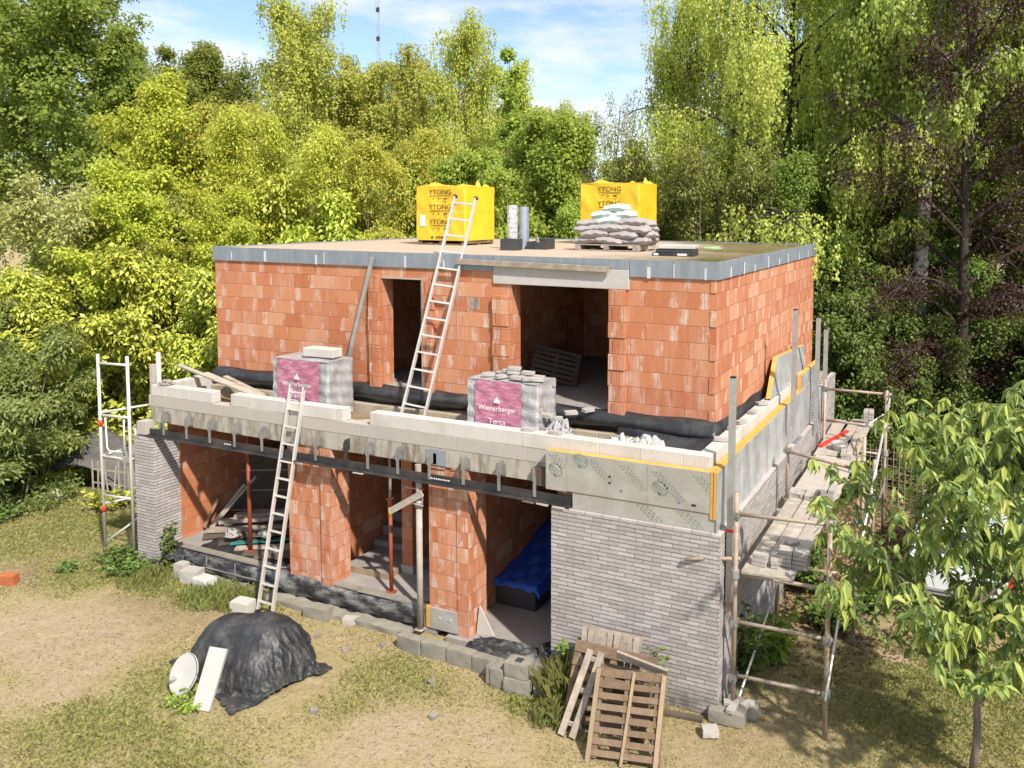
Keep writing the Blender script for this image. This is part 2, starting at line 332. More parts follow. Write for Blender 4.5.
M['wood_pale'] = simple('bleached_plank', (0.334, 0.295, 0.251), 0.2, 4, 0.9, spec=0.1, bump=0.4, stain=(0.50, 0.47, 0.42), stain_amt=0.7, stain_scale=5)
M['mortar_board'] = simple('mortar_splashed_board', (0.370, 0.339, 0.308), 0.15, 6, 0.95, spec=0.1, bump=0.6, bd=0.008, stain=(0.38, 0.32, 0.27), stain_amt=0.7, stain_scale=7)
M['loose_brick'] = simple('loose_grey_brick', (0.36, 0.335, 0.315), 0.16, 10, 0.9, spec=0.1, bump=0.5, bd=0.006)
M['red_brick'] = simple('orange_brick', (0.375, 0.120, 0.053), 0.15, 9, 0.9, spec=0.1)
M['tarp_black'] = simple('black_tarpaulin', (0.022, 0.023, 0.026), 0.25, 4, 0.50, spec=0.4, bump=0.5, bd=0.012, stain=(0.11, 0.105, 0.10), stain_amt=0.6, stain_scale=3)
M['tarp_blue'] = simple('blue_tarpaulin', (0.012, 0.075, 0.42), 0.2, 6, 0.38, spec=0.5, bump=0.6, bd=0.02, stain=(0.15, 0.22, 0.45), stain_amt=0.4, stain_scale=7)
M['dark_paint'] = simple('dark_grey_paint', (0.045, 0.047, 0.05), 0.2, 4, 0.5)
M['white_plastic'] = simple('white_plastic', (0.387, 0.380, 0.362), 0.05, 5, 0.5, spec=0.4)
M['white_stone'] = simple('pale_block', (0.440, 0.422, 0.387), 0.07, 5, 0.9, spec=0.1, bump=0.3)
M['silver'] = simple('silver_duct_foil', (0.72, 0.72, 0.74), 0.12, 14, 0.3, 0.75, bump=1.0, bd=0.02)
M['blue_steel'] = simple('grey_duct_sheet', (0.38, 0.43, 0.50), 0.1, 6, 0.4, 0.6)
M['carpaint'] = simple('silver_white_car_paint', (0.66, 0.68, 0.70), 0.03, 2, 0.25, 0.1, spec=0.6, bump=0.0)
M['glass_dark'] = simple('dark_car_glass', (0.02, 0.024, 0.028), 0.1, 2, 0.08, 0.0, spec=0.7, bump=0.0)
M['rubber'] = simple('black_rubber', (0.02, 0.02, 0.02), 0.1, 6, 0.8)
M['tail_red'] = simple('red_lens', (0.5, 0.01, 0.01), 0.05, 6, 0.2, spec=0.6)
M['earth_grey'] = simple('grey_mound_sheet', (0.10, 0.095, 0.095), 0.25, 4, 0.75, spec=0.25, bump=0.7, bd=0.03, stain=(0.20, 0.18, 0.165), stain_amt=0.6)
M['teal'] = simple('teal_plastic', (0.03, 0.16, 0.15), 0.1, 6, 0.5)
def leaf_mat(name, dark, light, tip, trans=0.48, rough=0.5, bright=True):
    t = NT(name); g = t.n('ShaderNodeNewGeometry'); oi = t.n('ShaderNodeObjectInfo').outputs['Random']; ri = g.outputs['Random Per Island']
    r = t.n('ShaderNodeValToRGB'); t.put(r.inputs['Fac'], ri); e = r.color_ramp.elements
    e[0].color = (*dark, 1); e[1].color = (*tip, 1); q = e.new(0.55); q.color = (*light, 1); e[0].position = 0.0; e[1].position = 1.0
    hs = t.n('ShaderNodeHueSaturation'); t.put(hs.inputs['Color'], r.outputs['Color']); t.put(hs.inputs['Hue'], t.ramp(oi, 0, 1, 0.485, 0.512)); t.put(hs.inputs['Value'], t.ramp(oi, 0, 1, 0.86, 1.14))
    c = hs.outputs['Color']
    b = t.n('ShaderNodeBsdfPrincipled'); t.put(b.inputs['Base Color'], c); b.inputs['Roughness'].default_value = rough; b.inputs['Specular IOR Level'].default_value = 0.35
    tr = t.n('ShaderNodeBsdfTranslucent'); c2 = t.mix(0.45, c, (0.46, 0.52, 0.12), 'MIX') if bright else c; t.put(tr.inputs['Color'], c2)
    ms = t.n('ShaderNodeMixShader'); ms.inputs[0].default_value = trans
    t.t.links.new(b.outputs[0], ms.inputs[1]); t.t.links.new(tr.outputs[0], ms.inputs[2]); t.t.links.new(ms.outputs[0], t.out.inputs['Surface'])
    return t.m
LEAF = {
 'oak': leaf_mat('oak_leaves', (0.153, 0.210, 0.040), (0.306, 0.366, 0.062), (0.545, 0.497, 0.084)),
 'gold': leaf_mat('golden_leaves', (0.419, 0.443, 0.063), (0.658, 0.702, 0.092), (0.658, 0.702, 0.107)),
 'birch': leaf_mat('birch_leaves', (0.360, 0.433, 0.088), (0.655, 0.658, 0.127), (0.684, 0.753, 0.181)),
 'willow': leaf_mat('grey_green_leaves', (0.453, 0.495, 0.084), (0.762, 0.720, 0.131), (0.762, 0.720, 0.204)),
 'hazel': leaf_mat('fresh_green_leaves', (0.254, 0.360, 0.065), (0.471, 0.602, 0.101), (0.736, 0.750, 0.144)),
 'laurel': leaf_mat('laurel_leaves', (0.344, 0.412, 0.070), (0.665, 0.702, 0.118), (0.665, 0.702, 0.194), 0.25, 0.4),
 'pale': leaf_mat('pale_leaves', (0.341, 0.365, 0.134), (0.620, 0.620, 0.244), (0.620, 0.608, 0.413)),
 'sallow': leaf_mat('olive_leaves', (0.189, 0.256, 0.081), (0.378, 0.473, 0.149), (0.594, 0.620, 0.242)),
 'weeping': leaf_mat('weeping_birch_leaves', (0.387, 0.471, 0.105), (0.689, 0.764, 0.156), (0.689, 0.764, 0.260)),
 'green': leaf_mat('mid_green_leaves', (0.279, 0.388, 0.091), (0.532, 0.635, 0.133), (0.712, 0.783, 0.227)),
 'dark': leaf_mat('shade_green_leaves', (0.143, 0.218, 0.044), (0.280, 0.386, 0.074), (0.509, 0.589, 0.110)),  # shade on the wood is put into this darker green
 'olive': leaf_mat('dull_olive_leaves', (0.234, 0.265, 0.078), (0.402, 0.433, 0.124), (0.620, 0.620, 0.248)),
 'beech': leaf_mat('purple_beech_leaves', (0.048, 0.023, 0.020), (0.098, 0.047, 0.040), (0.172, 0.089, 0.060), 0.3, 0.5, False),
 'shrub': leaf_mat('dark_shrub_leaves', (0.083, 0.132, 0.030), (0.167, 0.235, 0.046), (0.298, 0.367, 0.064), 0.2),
 'sapling': leaf_mat('sapling_leaves', (0.158, 0.237, 0.073), (0.290, 0.393, 0.119), (0.449, 0.516, 0.172), 0.42, 0.42, False),
 'sapling_tip': leaf_mat('sapling_tip_leaves', (0.352, 0.418, 0.099), (0.462, 0.517, 0.132), (0.572, 0.506, 0.165), 0.42, 0.42, False),
 'weed': leaf_mat('weed_leaves', (0.103, 0.173, 0.042), (0.197, 0.296, 0.070), (0.323, 0.411, 0.104), 0.3),
 'grass': leaf_mat('grass_blades', (0.22, 0.19, 0.065), (0.38, 0.315, 0.125), (0.52, 0.43, 0.23), 0.25, 0.6, False),
 'tallgrass': leaf_mat('tall_grass_blades', (0.16, 0.19, 0.055), (0.28, 0.3, 0.09), (0.44, 0.4, 0.16), 0.35, 0.6, False),
 'bare': leaf_mat('sparse_buds', (0.16, 0.12, 0.07), (0.24, 0.19, 0.10), (0.28, 0.26, 0.10)),
}
def lawn_mat():
    # dry and living blades mixed by patches of the lawn
    t = NT('lawn_blades'); g = t.n('ShaderNodeNewGeometry'); ri = g.outputs['Random Per Island']; P = g.outputs['Position']
    dry = t.mix(ri, (0.25, 0.21, 0.10), (0.52, 0.44, 0.255)); liv = t.mix(ri, (0.19, 0.205, 0.06), (0.40, 0.385, 0.15))
    a_ = t.n('ShaderNodeAttribute'); a_.attribute_name = 'green'
    f = t.ramp(t.math('ADD', t.math('ADD', t.noise(P, 0.9, 5, 0.65), t.math('MULTIPLY', a_.outputs['Fac'], 0.35)), t.math('MULTIPLY', t.math('SUBTRACT', ri, 0.5), 0.25)), 0.42, 0.72)
    c = t.mix(f, dry, liv); b = t.n('ShaderNodeBsdfDiffuse'); t.put(b.inputs['Color'], c); tr = t.n('ShaderNodeBsdfTranslucent'); t.put(tr.inputs['Color'], c); ms = t.n('ShaderNodeMixShader'); ms.inputs[0].default_value = 0.25
    t.t.links.new(b.outputs[0], ms.inputs[1]); t.t.links.new(tr.outputs[0], ms.inputs[2]); t.t.links.new(ms.outputs[0], t.out.inputs['Surface']); return t.m
LEAF['grass'] = lawn_mat()
def bark_mat(name, col, dark, scale, lo, hi, streak):
    t = NT(name); p = t.obj(); n = t.noise(t.scale(p, streak), scale, 5, 0.65); f = t.noise(p, 25, 4)
    c = t.mix(t.ramp(n, lo, hi), col, dark); c = t.mix(t.ramp(f, 0.3, 0.7, 0, 0.35), c, dark)
    return t.bsdf(c, 0.9, 0, t.bump(n, 0.6, 0.02), 0.1)
BARK = {'birch': bark_mat('birch_bark', (0.50, 0.46, 0.40), (0.06, 0.05, 0.04), 3.0, 0.5, 0.62, (1, 1, 2.6)),
        'brown': bark_mat('brown_bark', (0.17, 0.135, 0.10), (0.06, 0.045, 0.035), 5, 0.4, 0.65, (2, 2, 0.5)),
        'grey': bark_mat('grey_bark', (0.26, 0.22, 0.18), (0.10, 0.08, 0.06), 5, 0.4, 0.7, (2, 2, 0.7)),
        'dark': bark_mat('dark_bark', (0.075, 0.06, 0.05), (0.03, 0.024, 0.02), 5, 0.4, 0.7, (2, 2, 0.5))}

def rough_box(mb, cx, cy, cz, lx, ly, lz, seed, amp, nx=10, ny=7):
    # a worn block: box whose faces are finely divided and knocked about by noise
    F = [((-1, -1, 1), (2, 0, 0), (0, 2, 0)), ((-1, 1, -1), (2, 0, 0), (0, -2, 0)), ((-1, -1, -1), (2, 0, 0), (0, 0, 2)), ((1, 1, -1), (-2, 0, 0), (0, 0, 2)), ((1, -1, -1), (0, 2, 0), (0, 0, 2)), ((-1, 1, -1), (0, -2, 0), (0, 0, 2))]
    def warp(p):
        x, y, z = p; rr_ = []
        n_ = lambda s_: float(vnoise(x*lx*2.6+z*lz*3.1+seed*7+s_*5, y*ly*4.2-z*lz*2.3+seed*3+s_*11, 60+s_)+0.5*vnoise(x*lx*8+z*lz*9+seed, y*ly*9-z*lz*7+seed, 70+s_))-0.75
        r_ = 1-0.016*max(0, abs(x)**8+abs(y)**8+abs(z)**8-1)
        return (cx+x*r_*lx/2+amp*n_(1)*0.8, cy+y*r_*ly/2+amp*n_(2), cz+z*r_*lz/2+amp*n_(3))
    for o_, du_, dv_ in F: mb.grid(lambda u, v: warp(tuple(o_[i]+du_[i]*u+dv_[i]*v for i in range(3))), nx, ny)
    return mb
# ------------------------------------------------------------------ ground: one sheet, dense near the house
def axis(a, b, step, far, grow=1.35):
    xs = list(np.arange(a, b+1e-6, step)); s = step
    while xs[-1] < far: s *= grow; xs.append(xs[-1]+s)
    s = step
    while xs[0] > -far: s *= grow; xs.insert(0, xs[0]-s)
    return np.array(xs)
BARE = [(-10.4, -2.5, 1.9, 0.75), (-9.0, -3.0, 1.2, 0.65), (-12.4, -3.0, 1.4, 0.6), (-3.5, -2.2, 1.0, 0.7), (-2.5, -1.8, 0.8, 0.6), (-4.2, -3.2, 0.9, 0.45), (-6.4, -2.9, 0.6, 0.5), (-0.4, -0.8, 0.7, 0.3), (2.2, 2.6, 0.35, 0.9), (-5.9, -1.2, 0.7, 0.4), (-7.4, -1.4, 0.7, 0.35)]
BROWN = [(-9.2, -1.0, 1.4, 0.6), (-12.6, -0.5, 1.0, 0.9), (-14.6, 0.3, 0.9, 0.5), (1.6, 6.5, 3.0, 1.0), (2.0, 11.0, 5.0, 1.0), (0.8, 3.4, 1.6, 0.8), (0.9, 0.6, 1.2, 0.45), (0.3, -0.5, 1.0, 0.5), (4.5, 9.0, 3.5, 0.9), (-1.0, 14.0, 5.0, 1.0)]
GREEN = [(-9.6, -0.1, 1.3, 1.0), (-11.4, -0.1, 1.3, 0.8), (-14.0, 0.6, 2.0, 0.7), (-7.9, -0.2, 0.8, 1.0), (-7.0, -3.6, 1.5, 0.9), (-5.3, -3.7, 1.3, 0.6), (-2.2, -0.6, 0.9, 1.0), (-4.4, -1.2, 1.0, 0.6), (2.4, 1.4, 2.0, 0.75), (3.6, 3.0, 2.0, 0.8), (-13.0, -2.2, 1.0, 0.7), (-3.9, -4.4, 1.0, 0.5), (-17, 1.2, 2.5, 0.6), (-9.6, -4.6, 1.5, 0.6)]
def field(lst, x, y):
    w = np.zeros_like(x, float)
    dx = (fbm(x*0.9, y*0.9, 41)-0.5)*1.6; dy = (fbm(x*0.9, y*0.9, 47)-0.5)*1.6
    for cx, cy, r, a in lst:
        w = np.maximum(w, a*np.clip(1.25 - np.hypot(x+dx-cx, (y+dy-cy)*1.15)/r, 0, 1))
    return np.clip(w*1.3*(0.55+0.9*fbm(x*3.1, y*3.1, 53)), 0, 1)
def ground_z(x, y):
    near = np.exp(-((np.clip(np.abs(x+5.5)-6.0, 0, None)/6)**2 + (np.clip(np.abs(y-4.0)-4.8, 0, None)/5)**2))
    z = (fbm(x*0.45, y*0.45, 3)-0.5)*0.16*(1-near) + (fbm(x*2.4, y*2.4, 9)-0.5)*0.045
    return z - 0.012
gx = axis(-21, 7, 0.1, 500); gy = axis(-6, 13, 0.1, 500)
GX, GY = np.meshgrid(gx, gy); GZ = ground_z(GX, GY); GZ = np.where((np.abs(GX+5.6) < 5.5) & (GY > 0.35) & (GY < 9.5), -0.06, GZ)
me = bpy.data.meshes.new('ground')
nv = GX.size; me.vertices.add(nv); me.vertices.foreach_set('co', np.stack([GX, GY, GZ], -1).reshape(-1))
ny_, nx_ = GX.shape; ii = np.arange(nv).reshape(ny_, nx_)
q = np.stack([ii[:-1, :-1], ii[:-1, 1:], ii[1:, 1:], ii[1:, :-1]], -1).reshape(-1, 4)
me.loops.add(q.size); me.loops.foreach_set('vertex_index', q.reshape(-1)); me.polygons.add(len(q)); me.polygons.foreach_set('loop_start', np.arange(0, q.size, 4))
for nm, lst in (('bare', BARE), ('brown', BROWN), ('green', GREEN)):
    a = me.attributes.new(nm, 'FLOAT', 'POINT'); a.data.foreach_set('value', field(lst, GX, GY).reshape(-1).astype(np.float32))
me.update(); me.polygons.foreach_set('use_smooth', [True]*len(me.polygons))
t = NT('lawn_soil'); P = t.pos()
def att(n):
    x = t.n('ShaderNodeAttribute'); x.attribute_name = n; return x.outputs['Fac']
n1 = t.noise(P, 1.6, 6, 0.62); n2 = t.noise(P, 9, 6, 0.65); n3 = t.noise(P, 60, 4, 0.7); n4 = t.noise(P, 24, 3, 0.6)
c = t.mix(t.ramp(n1, 0.38, 0.62), (0.42, 0.33, 0.20), (0.345, 0.285, 0.135))
c = t.mix(t.ramp(n2, 0.4, 0.66, 0, 0.75), c, (0.25, 0.205, 0.075))
c = t.mix(t.math('MULTIPLY', att('green'), t.ramp(n2, 0.3, 0.6, 0.35, 0.9)), c, (0.20, 0.19, 0.05))
c = t.mix(t.math('MULTIPLY', att('brown'), t.ramp(n2, 0.3, 0.55, 0.3, 0.95)), c, (0.18, 0.12, 0.072))
n5 = t.noise(P, 3.4, 7, 0.72)
c = t.mix(t.math('MULTIPLY', t.ramp(t.math('ADD', att('bare'), t.math('ADD', t.math('MULTIPLY', t.math('SUBTRACT', n2, 0.5), 1.1), t.math('MULTIPLY', t.math('SUBTRACT', n5, 0.5), 1.5))), 0.25, 0.95), 0.9), c, t.mix(t.ramp(n5, 0.3, 0.7), (0.31, 0.225, 0.155), (0.46, 0.35, 0.27)))
n6 = t.noise(P, 14, 5, 0.75, 1.2)
c = t.mix(t.ramp(n6, 0.47, 0.65, 0.0, 0.42), c, (0.19, 0.155, 0.07)); c = t.mix(t.ramp(n6, 0.46, 0.34, 0.0, 0.45), c, (0.46, 0.37, 0.22))
c = t.mix(t.ramp(n3, 0.3, 0.7, 0.0, 0.6), c, t.mix(n4, (0.18, 0.14, 0.075), (0.52, 0.43, 0.28)))
pb = t.math('MULTIPLY', t.ramp(t.noise(P, 34, 2, 0.5), 0.70, 0.74), t.ramp(n1, 0.45, 0.6))
c = t.mix(pb, c, (0.55, 0.50, 0.43))
me.materials.append(t.bsdf(c, 0.95, 0, t.bump(t.math('ADD', t.math('MULTIPLY', n3, 0.5), t.math('ADD', n2, t.math('MULTIPLY', n6, 0.8))), 0.8, 0.03), 0.1))
ground = bpy.data.objects.new('ground', me); COL.objects.link(ground); tag(ground, kind='structure')

# ------------------------------------------------------------------ the house
house = thing('unfinished_house', 'unfinished two-storey house of orange clay blocks and grey facing brick', 'house')
def H(name, mb, mat, parent=None, **kw): return mb.build(name, mat if not isinstance(mat, str) else M[mat], parent or house, **kw)
# ground floor: facing brick, right hand block and side wall (window slot, raised back part)
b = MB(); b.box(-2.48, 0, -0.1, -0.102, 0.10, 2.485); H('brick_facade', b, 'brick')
b = MB()
b.box(-0.10, 0, -0.1, 0, 4.9, 2.48); b.box(-0.10, 4.9, -0.1, 0, 5.65, 1.25); b.box(-0.10, 4.9, 2.02, 0, 5.65, 2.44); b.box(-0.10, 5.65, -0.1, 0, 6.92, 2.42)
b.box(-0.10, 6.92, -0.1, 0, 7.25, 2.98)
for y0, y1, z1 in ((7.25, 7.42, 2.32), (7.42, 7.9, 3.02), (7.9, 8.05, 2.32), (8.05, 9.44, 3.02)): b.box(-0.10, y0, -0.1, 0, y1, z1)
b.box(-0.10, 7.25, 2.78, 0, 7.42, 3.0); b.box(-0.10, 7.9, 2.78, 0, 8.05, 3.0)
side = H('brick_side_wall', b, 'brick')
b = MB(); b.box(-0.16, 4.9, 1.25, -0.13, 5.65, 2.02)
H('window', b, 'glass_dark')
b = MB()
for k in range(5): b.box(-0.09, 4.93, 1.30+k*0.145, -0.03, 5.62, 1.33+k*0.145)
H('window_bar', b, 'galv')
# brick pillar closing the left end
b = MB(); b.box(-11.2, 0, 0.10, -10.70, 0.56, 2.50); H('brick_pillar', b, 'brick')
b = MB(); b.box(-11.19, 0.012, -0.15, -10.712, 0.55, 0.098); H('pillar_footing', b, 'rubble')
b = MB(); b.box(-11.15, 0.03, 2.53, -10.93, 0.24, 2.77); H('pillar_cap_block', b, 'aac_damp')
# clay-block inner leaf: piers at the front and inner walls
b = MB(); b.box(-7.60, 0.25, 0.42, -6.72, 0.62, 2.735); b.box(-7.66, 0.235, 0.405, -7.50, 0.58, 2.70); b.box(-6.93, 0.21, 0.36, -6.70, 0.66, 2.73)
H('clay_pier', b, 'clay_pier')
b = MB(); b.box(-4.77, 0.25, 0.45, -4.20, 0.60, 2.72); b.box(-4.235, 0.232, 0.07, -4.03, 0.75, 2.735); b.box(-4.78, 0.225, 2.70, -4.45, 0.40, 2.86); b.box(-4.33, 0.225, 2.72, -4.05, 0.40, 2.84)
H('clay_pier', b, 'clay_pier')
b = MB(); b.box(-4.74, 0.215, 0.11, -4.24, 0.60, 0.447); pb_ = H('base_insulation', b, 'insul')
b = MB()
for x in (-4.56, -4.36): b.tube([(x, 0.205, 0.30), (x, 0.216, 0.30)], 0.026, 12)
H('fixing_disc', b, 'white_plastic', pb_)
b = MB(); b.box(-4.82, 0.22, 0.11, -4.744, 0.58, 0.45); H('foam_edge', b, 'foam', pb_)
b = MB(); b.box(-11.0, 0.56, 0.1, -10.67, 6.2, 2.74)                    # left outer inner leaf
b.box(-10.67, 5.9, 0.42, -4.6, 6.2, 2.74)                               # back wall
b.box(-7.35, 0.66, 0.42, -7.12, 5.9, 2.74)                              # between left room and hall
b.box(-4.62, 0.60, 0.08, -4.30, 6.2, 2.74)                              # between hall and garage
b.box(-4.3, 5.9, 0.08, -0.35, 6.2, 2.74); b.box(-0.40, 0.45, 0.08, -0.13, 9.2, 2.74); b.box(-2.48, 0.2, 0.08, -0.42, 0.5, 2.74)
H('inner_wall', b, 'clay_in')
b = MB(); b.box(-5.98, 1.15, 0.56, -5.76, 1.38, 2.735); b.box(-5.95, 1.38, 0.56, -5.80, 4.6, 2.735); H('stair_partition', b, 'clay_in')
b = MB(); b.box(-6.0, 1.13, 0.42, -5.745, 1.40, 0.555); b.box(-5.97, 1.40, 0.42, -5.78, 4.6, 0.555); b.box(-4.66, 0.62, 0.42, -4.625, 5.9, 0.60); H('block_plinth', b, 'aac_damp')
b = MB(); b.box(-7.08, 5.8, 0.6, -6.0, 5.86, 2.6); H('doorway_shade_panel', b, 'dark_paint')  # flat dark panel, the opening's shade is put into its colour
# stairs
st = bpy.data.objects.new('staircase', None); COL.objects.link(st); st.parent = house
for k in range(9):
    b = MB(); b.box(-7.08, 1.75+k*0.27, 0.42, -6.04, 1.75+(k+1)*0.27, 0.60+k*0.185); H('step', b, 'floor_conc', st)
b = MB(); b.box(-6.95, 0.80, 0.425, -6.02, 1.74, 0.50); H('landing', b, 'floor_conc', st)
b = MB(); b.box(-6.97, 0.765, 0.422, -5.99, 0.797, 0.515); b.box(-6.018, 0.80, 0.422, -5.985, 1.6, 0.515); H('landing_formwork', b, 'wood_new', st)
# floors and foundation
b = MB(); b.box(-10.68, 0.24, 0.0, -4.64, 6.0, 0.42); H('floor_slab', b, 'floor_conc')
b = MB(); b.box(-4.40, 0.14, -0.05, -0.35, 6.0, 0.075); H('garage_floor', b, 'floor_conc')
def foil(u, v):
    x = -10.55+u*5.72; z = 0.08+v*0.36
    return (x, 0.20-0.03*math.sin(v*math.pi)*(1+0.7*math.sin(x*3.1)) - 0.015*math.sin(x*9+v*5) + (0.12*max(0, v-0.85)/0.15), z + 0.02*math.sin(x*2.3)*v)
b = MB(); b.grid(foil, 110, 10); H('foundation_foil', b, 'bitumen', smooth=True, solid=0.01)
b = MB()
for x0_, x1_ in ((-10.3, -7.9), (-7.9, -5.0)): rough_box(b, (x0_+x1_)/2, 0.06, -0.03, x1_-x0_, 0.24, 0.22, 3.1, 0.045, 40, 6)
H('foundation_ledge', b, 'rubble', smooth=True, sharp=38)
b = MB()
for x in (-10.3, -9.6, -8.9, -8.2): b.box(x, 0.155, 0.12, x+0.012, 0.17, 0.40)
b.box(-10.5, 0.145, 0.20, -7.75, 0.158, 0.215); H('foil_batten', b, 'galv')
b = MB()
b.box(-6.15, 0.20, 0.42, -4.95, 0.34, 0.455, j=0.01); b.box(-6.9, 0.22, 0.42, -6.2, 0.34, 0.45, j=0.01); b.box(-10.3, 0.2, 0.44, -8.0, 0.34, 0.47, j=0.012); H('mortar_bed', b, 'rubble')
# slab over the ground floor with its stained edge
b = MB(); b.box(-11.0, 0.22, 2.745, -0.215, 9.44, 3.025); H('floor_slab', b, 'concrete')
b = MB(); b.box(-4.78, 0.205, 2.76, -4.42, 0.219, 3.0); H('blue_board', b, 'zinc')
b = MB(); b.box(-2.85, 0.13, 2.72, -2.62, 0.219, 2.98); H('slab_end_board', b, 'wood_dark')
# black steel angle carrying the brick course, with its brackets
sl = MB(); sl.box(-10.9, 0.004, 2.512, -2.2, 0.10, 2.522); sl.box(-10.9, 0.102, 2.512, -2.2, 0.112, 2.645)
lint = H('steel_lintel', sl, 'steel_black', bevel=0.002)
for i, x in enumerate((-10.53, -9.94, -9.36, -8.76, -8.12, -7.41, -6.93, -6.30, -5.85, -5.26, -4.66, -4.04, -3.42, -2.82)):
    b = MB(); dark = (i == 7)
    prof = [(x, 0.215, 2.98), (x, 0.10, 2.98), (x, 0.062, 2.93), (x, 0.055, 2.80), (x, 0.075, 2.76), (x, 0.215, 2.80)]
    b.prism(prof, (0.012, 0, 0)); b.box(x-0.085, 0.205, 2.77, x+0.07, 0.217, 2.94) if not dark else None
    b.box(x-0.006, 0.085, 2.56, x+0.042, 0.098, 2.86)
    H('bracket', b, 'bracket' if not dark else 'steel_black', lint)
b = MB()
for k in range(5): b.box(-9.0+k*0.035, 0.098, 2.575, -8.98+k*0.035, 0.1012, 2.595)
for k in range(8): b.box(-4.62+k*0.045, 0.098, 2.572, -4.59+k*0.045, 0.1012, 2.59)
H('lettering', b, 'white_print', lint)
for x in (-2.95, -2.72, -2.46):
    b = MB(); b.box(x, -0.02, 2.492, x+0.19, 0.09, 2.509, j=0.004); H('shim', b, 'wood_pallet' if x < -2.9 else 'aac_damp', lint)
b = MB(); b.box(-6.05, -0.02, 2.495, -5.85, 0.07, 2.508); H('shim', b, 'aac_damp', lint)
# parapet of white cellular blocks round the terrace
def block_run(mb, x0, x1, z0, z1, y0=0.22, y1=0.42, L_=0.62, off=0.0):
    x = x0
    first = True
    while x < x1-1e-4:
        nx = min(x + (L_-off if first and off else L_), x1); first = False
        if x1-nx < 0.1: nx = x1
        d = rnd.uniform(-0.004, 0.004); mb.box(x+0.0015, y0+d, z0, nx-0.0015, y1+d, z1+rnd.uniform(-0.003, 0.002)); x = nx
b = MB(); block_run(b, -11.05, -0.22, 3.03, 3.235); H('parapet_base_course', b, 'aac_damp', bevel=0.004)
for x0_, x1_, z1_, of_ in ((-10.96, -9.41, 3.435, 0.25), (-8.95, -6.43, 3.445, 0.1), (-5.88, -0.22, 3.452, 0.3)):
    b = MB(); block_run(b, x0_, x1_, 3.238, z1_, off=of_); H('parapet', b, 'aac', bevel=0.005)
b = MB()
y = 0.425
while y < 6.25:
    d = rnd.uniform(-0.004, 0.004); y1 = min(y+0.6, 6.3); b.box(-0.42+d, y+0.0015, 3.03, -0.22+d, y1-0.0015, 3.445+rnd.uniform(-0.004, 0.003)); y = y1
b.box(-0.55, 6.3, 3.03, -0.22, 6.9, 3.50); b.box(-0.52, 6.32, 3.505, -0.30, 6.85, 3.60)
H('parapet', b, 'aac', bevel=0.005)
b = MB()
y = 0.425
while y < 1.5: b.box(-10.96, y+0.0015, 3.03, -10.76, min(y+0.6, 1.5)-0.0015, 3.432); y += 0.6
H('parapet', b, 'aac', bevel=0.005)
# insulation boards in front of the slab edge at the corner
ins = bpy.data.objects.new('insulation', None); COL.objects.link(ins); ins.parent = house
for k, (x0, x1, lab) in enumerate(((-2.6, -2.272, None), (-2.268, -1.052, None), (-1.048, -0.165, None))):
    b = MB(); b.box(x0, 0.06, 2.735 if k else 2.72, x1, 0.068, 3.285); bd = H('insulation_board', b, 'insul', ins)
    b = MB(); b.box(x0, 0.0695, 2.737, x1, 0.205, 3.283); H('foam_core', b, 'foam', bd)
    # printed leaf emblems and slanted word stripes
    b = MB(); g_ = random.Random(k+3)
    spots = {0: [(-2.44, 3.02)], 1: [(-2.05, 3.20)], 2: [(-0.86, 2.98)]}[k]
    for (ex, ez) in spots:
        for a in range(14):
            t0 = a/14*2*math.pi; t1 = (a+0.8)/14*2*math.pi
            pts = [(ex+0.10*math.cos(t_)-0.03*math.sin(t_), 0.0585, ez+0.09*math.sin(t_)) for t_ in (t0, t1)]
            b.bar(pts[0], pts[1], 0.0022, 0.022 if a % 3 else 0.034, (0, 1, 0))
        for s_ in (-0.05, -0.01, 0.03): b.bar((ex-0.07+s_*0.4, 0.0585, ez+0.06), (ex+0.06+s_, 0.0585, ez-0.06+s_), 0.0022, 0.018, (0, 1, 0))
    stripes = {0: [(-2.55, 3.24, 5)], 1: [(-1.95, 3.24, 7), (-1.45, 3.22, 8)], 2: [(-0.98, 3.2, 9), (-0.40, 3.22, 7)]}[k]
    for (sx_, sz_, n_) in stripes:
        for row in range(3):
            for q_ in range(n_):
                x_ = sx_+q_*0.042+row*0.055; z_ = sz_-q_*0.040
                if x_ < x1-0.04 and z_ > 2.78: b.bar((x_, 0.0585, z_), (x_+0.028, 0.0585, z_-0.026+g_.uniform(-0.006, 0.006)), 0.0022, 0.020, (0, 1, 0))
    H('printed_emblem', b, 'foil_green', bd)
    if k:
        b = MB()
        for (x_, z_) in ((-1.62, 3.02), (-1.62, 2.93)) if k == 1 else ((-0.42, 2.80), (-0.39, 2.80)): b.box(x_, 0.0565, z_, x_+0.035, 0.0595, z_+0.028)
        H('printed_mark', b, 'black_print', bd)
        b = MB(); b.tube([((-1.42 if k == 1 else -0.58), 0.050, 2.90-0.03*k), ((-1.42 if k == 1 else -0.58), 0.0595, 2.90-0.03*k)], 0.022, 10); H('fixing_disc', b, 'zinc', bd)
b = MB(); b.box(-2.18, 0.075, 2.49, -0.07, 0.20, 2.732); lo = H('insulation_strip', b, 'insul', ins)
for (ex, n_) in ((-1.20, 5), (-0.62, 5)):
    b = MB()
    for row in range(3):
        for q_ in range(n_):
            x_ = ex+q_*0.05+row*0.07; z_ = 2.70-q_*0.04; b.bar((x_, 0.0735, z_), (x_+0.03, 0.0735, z_-0.025), 0.0022, 0.022, (0, 1, 0))
    H('printed_emblem', b, 'foil_green', lo)
b = MB(); b.box(-0.162, 0.055, 2.66, -0.128, 0.20, 3.30); b.box(-0.118, 0.052, 2.66, -0.082, 0.20, 3.295); H('foam_edge', b, 'foam', ins)
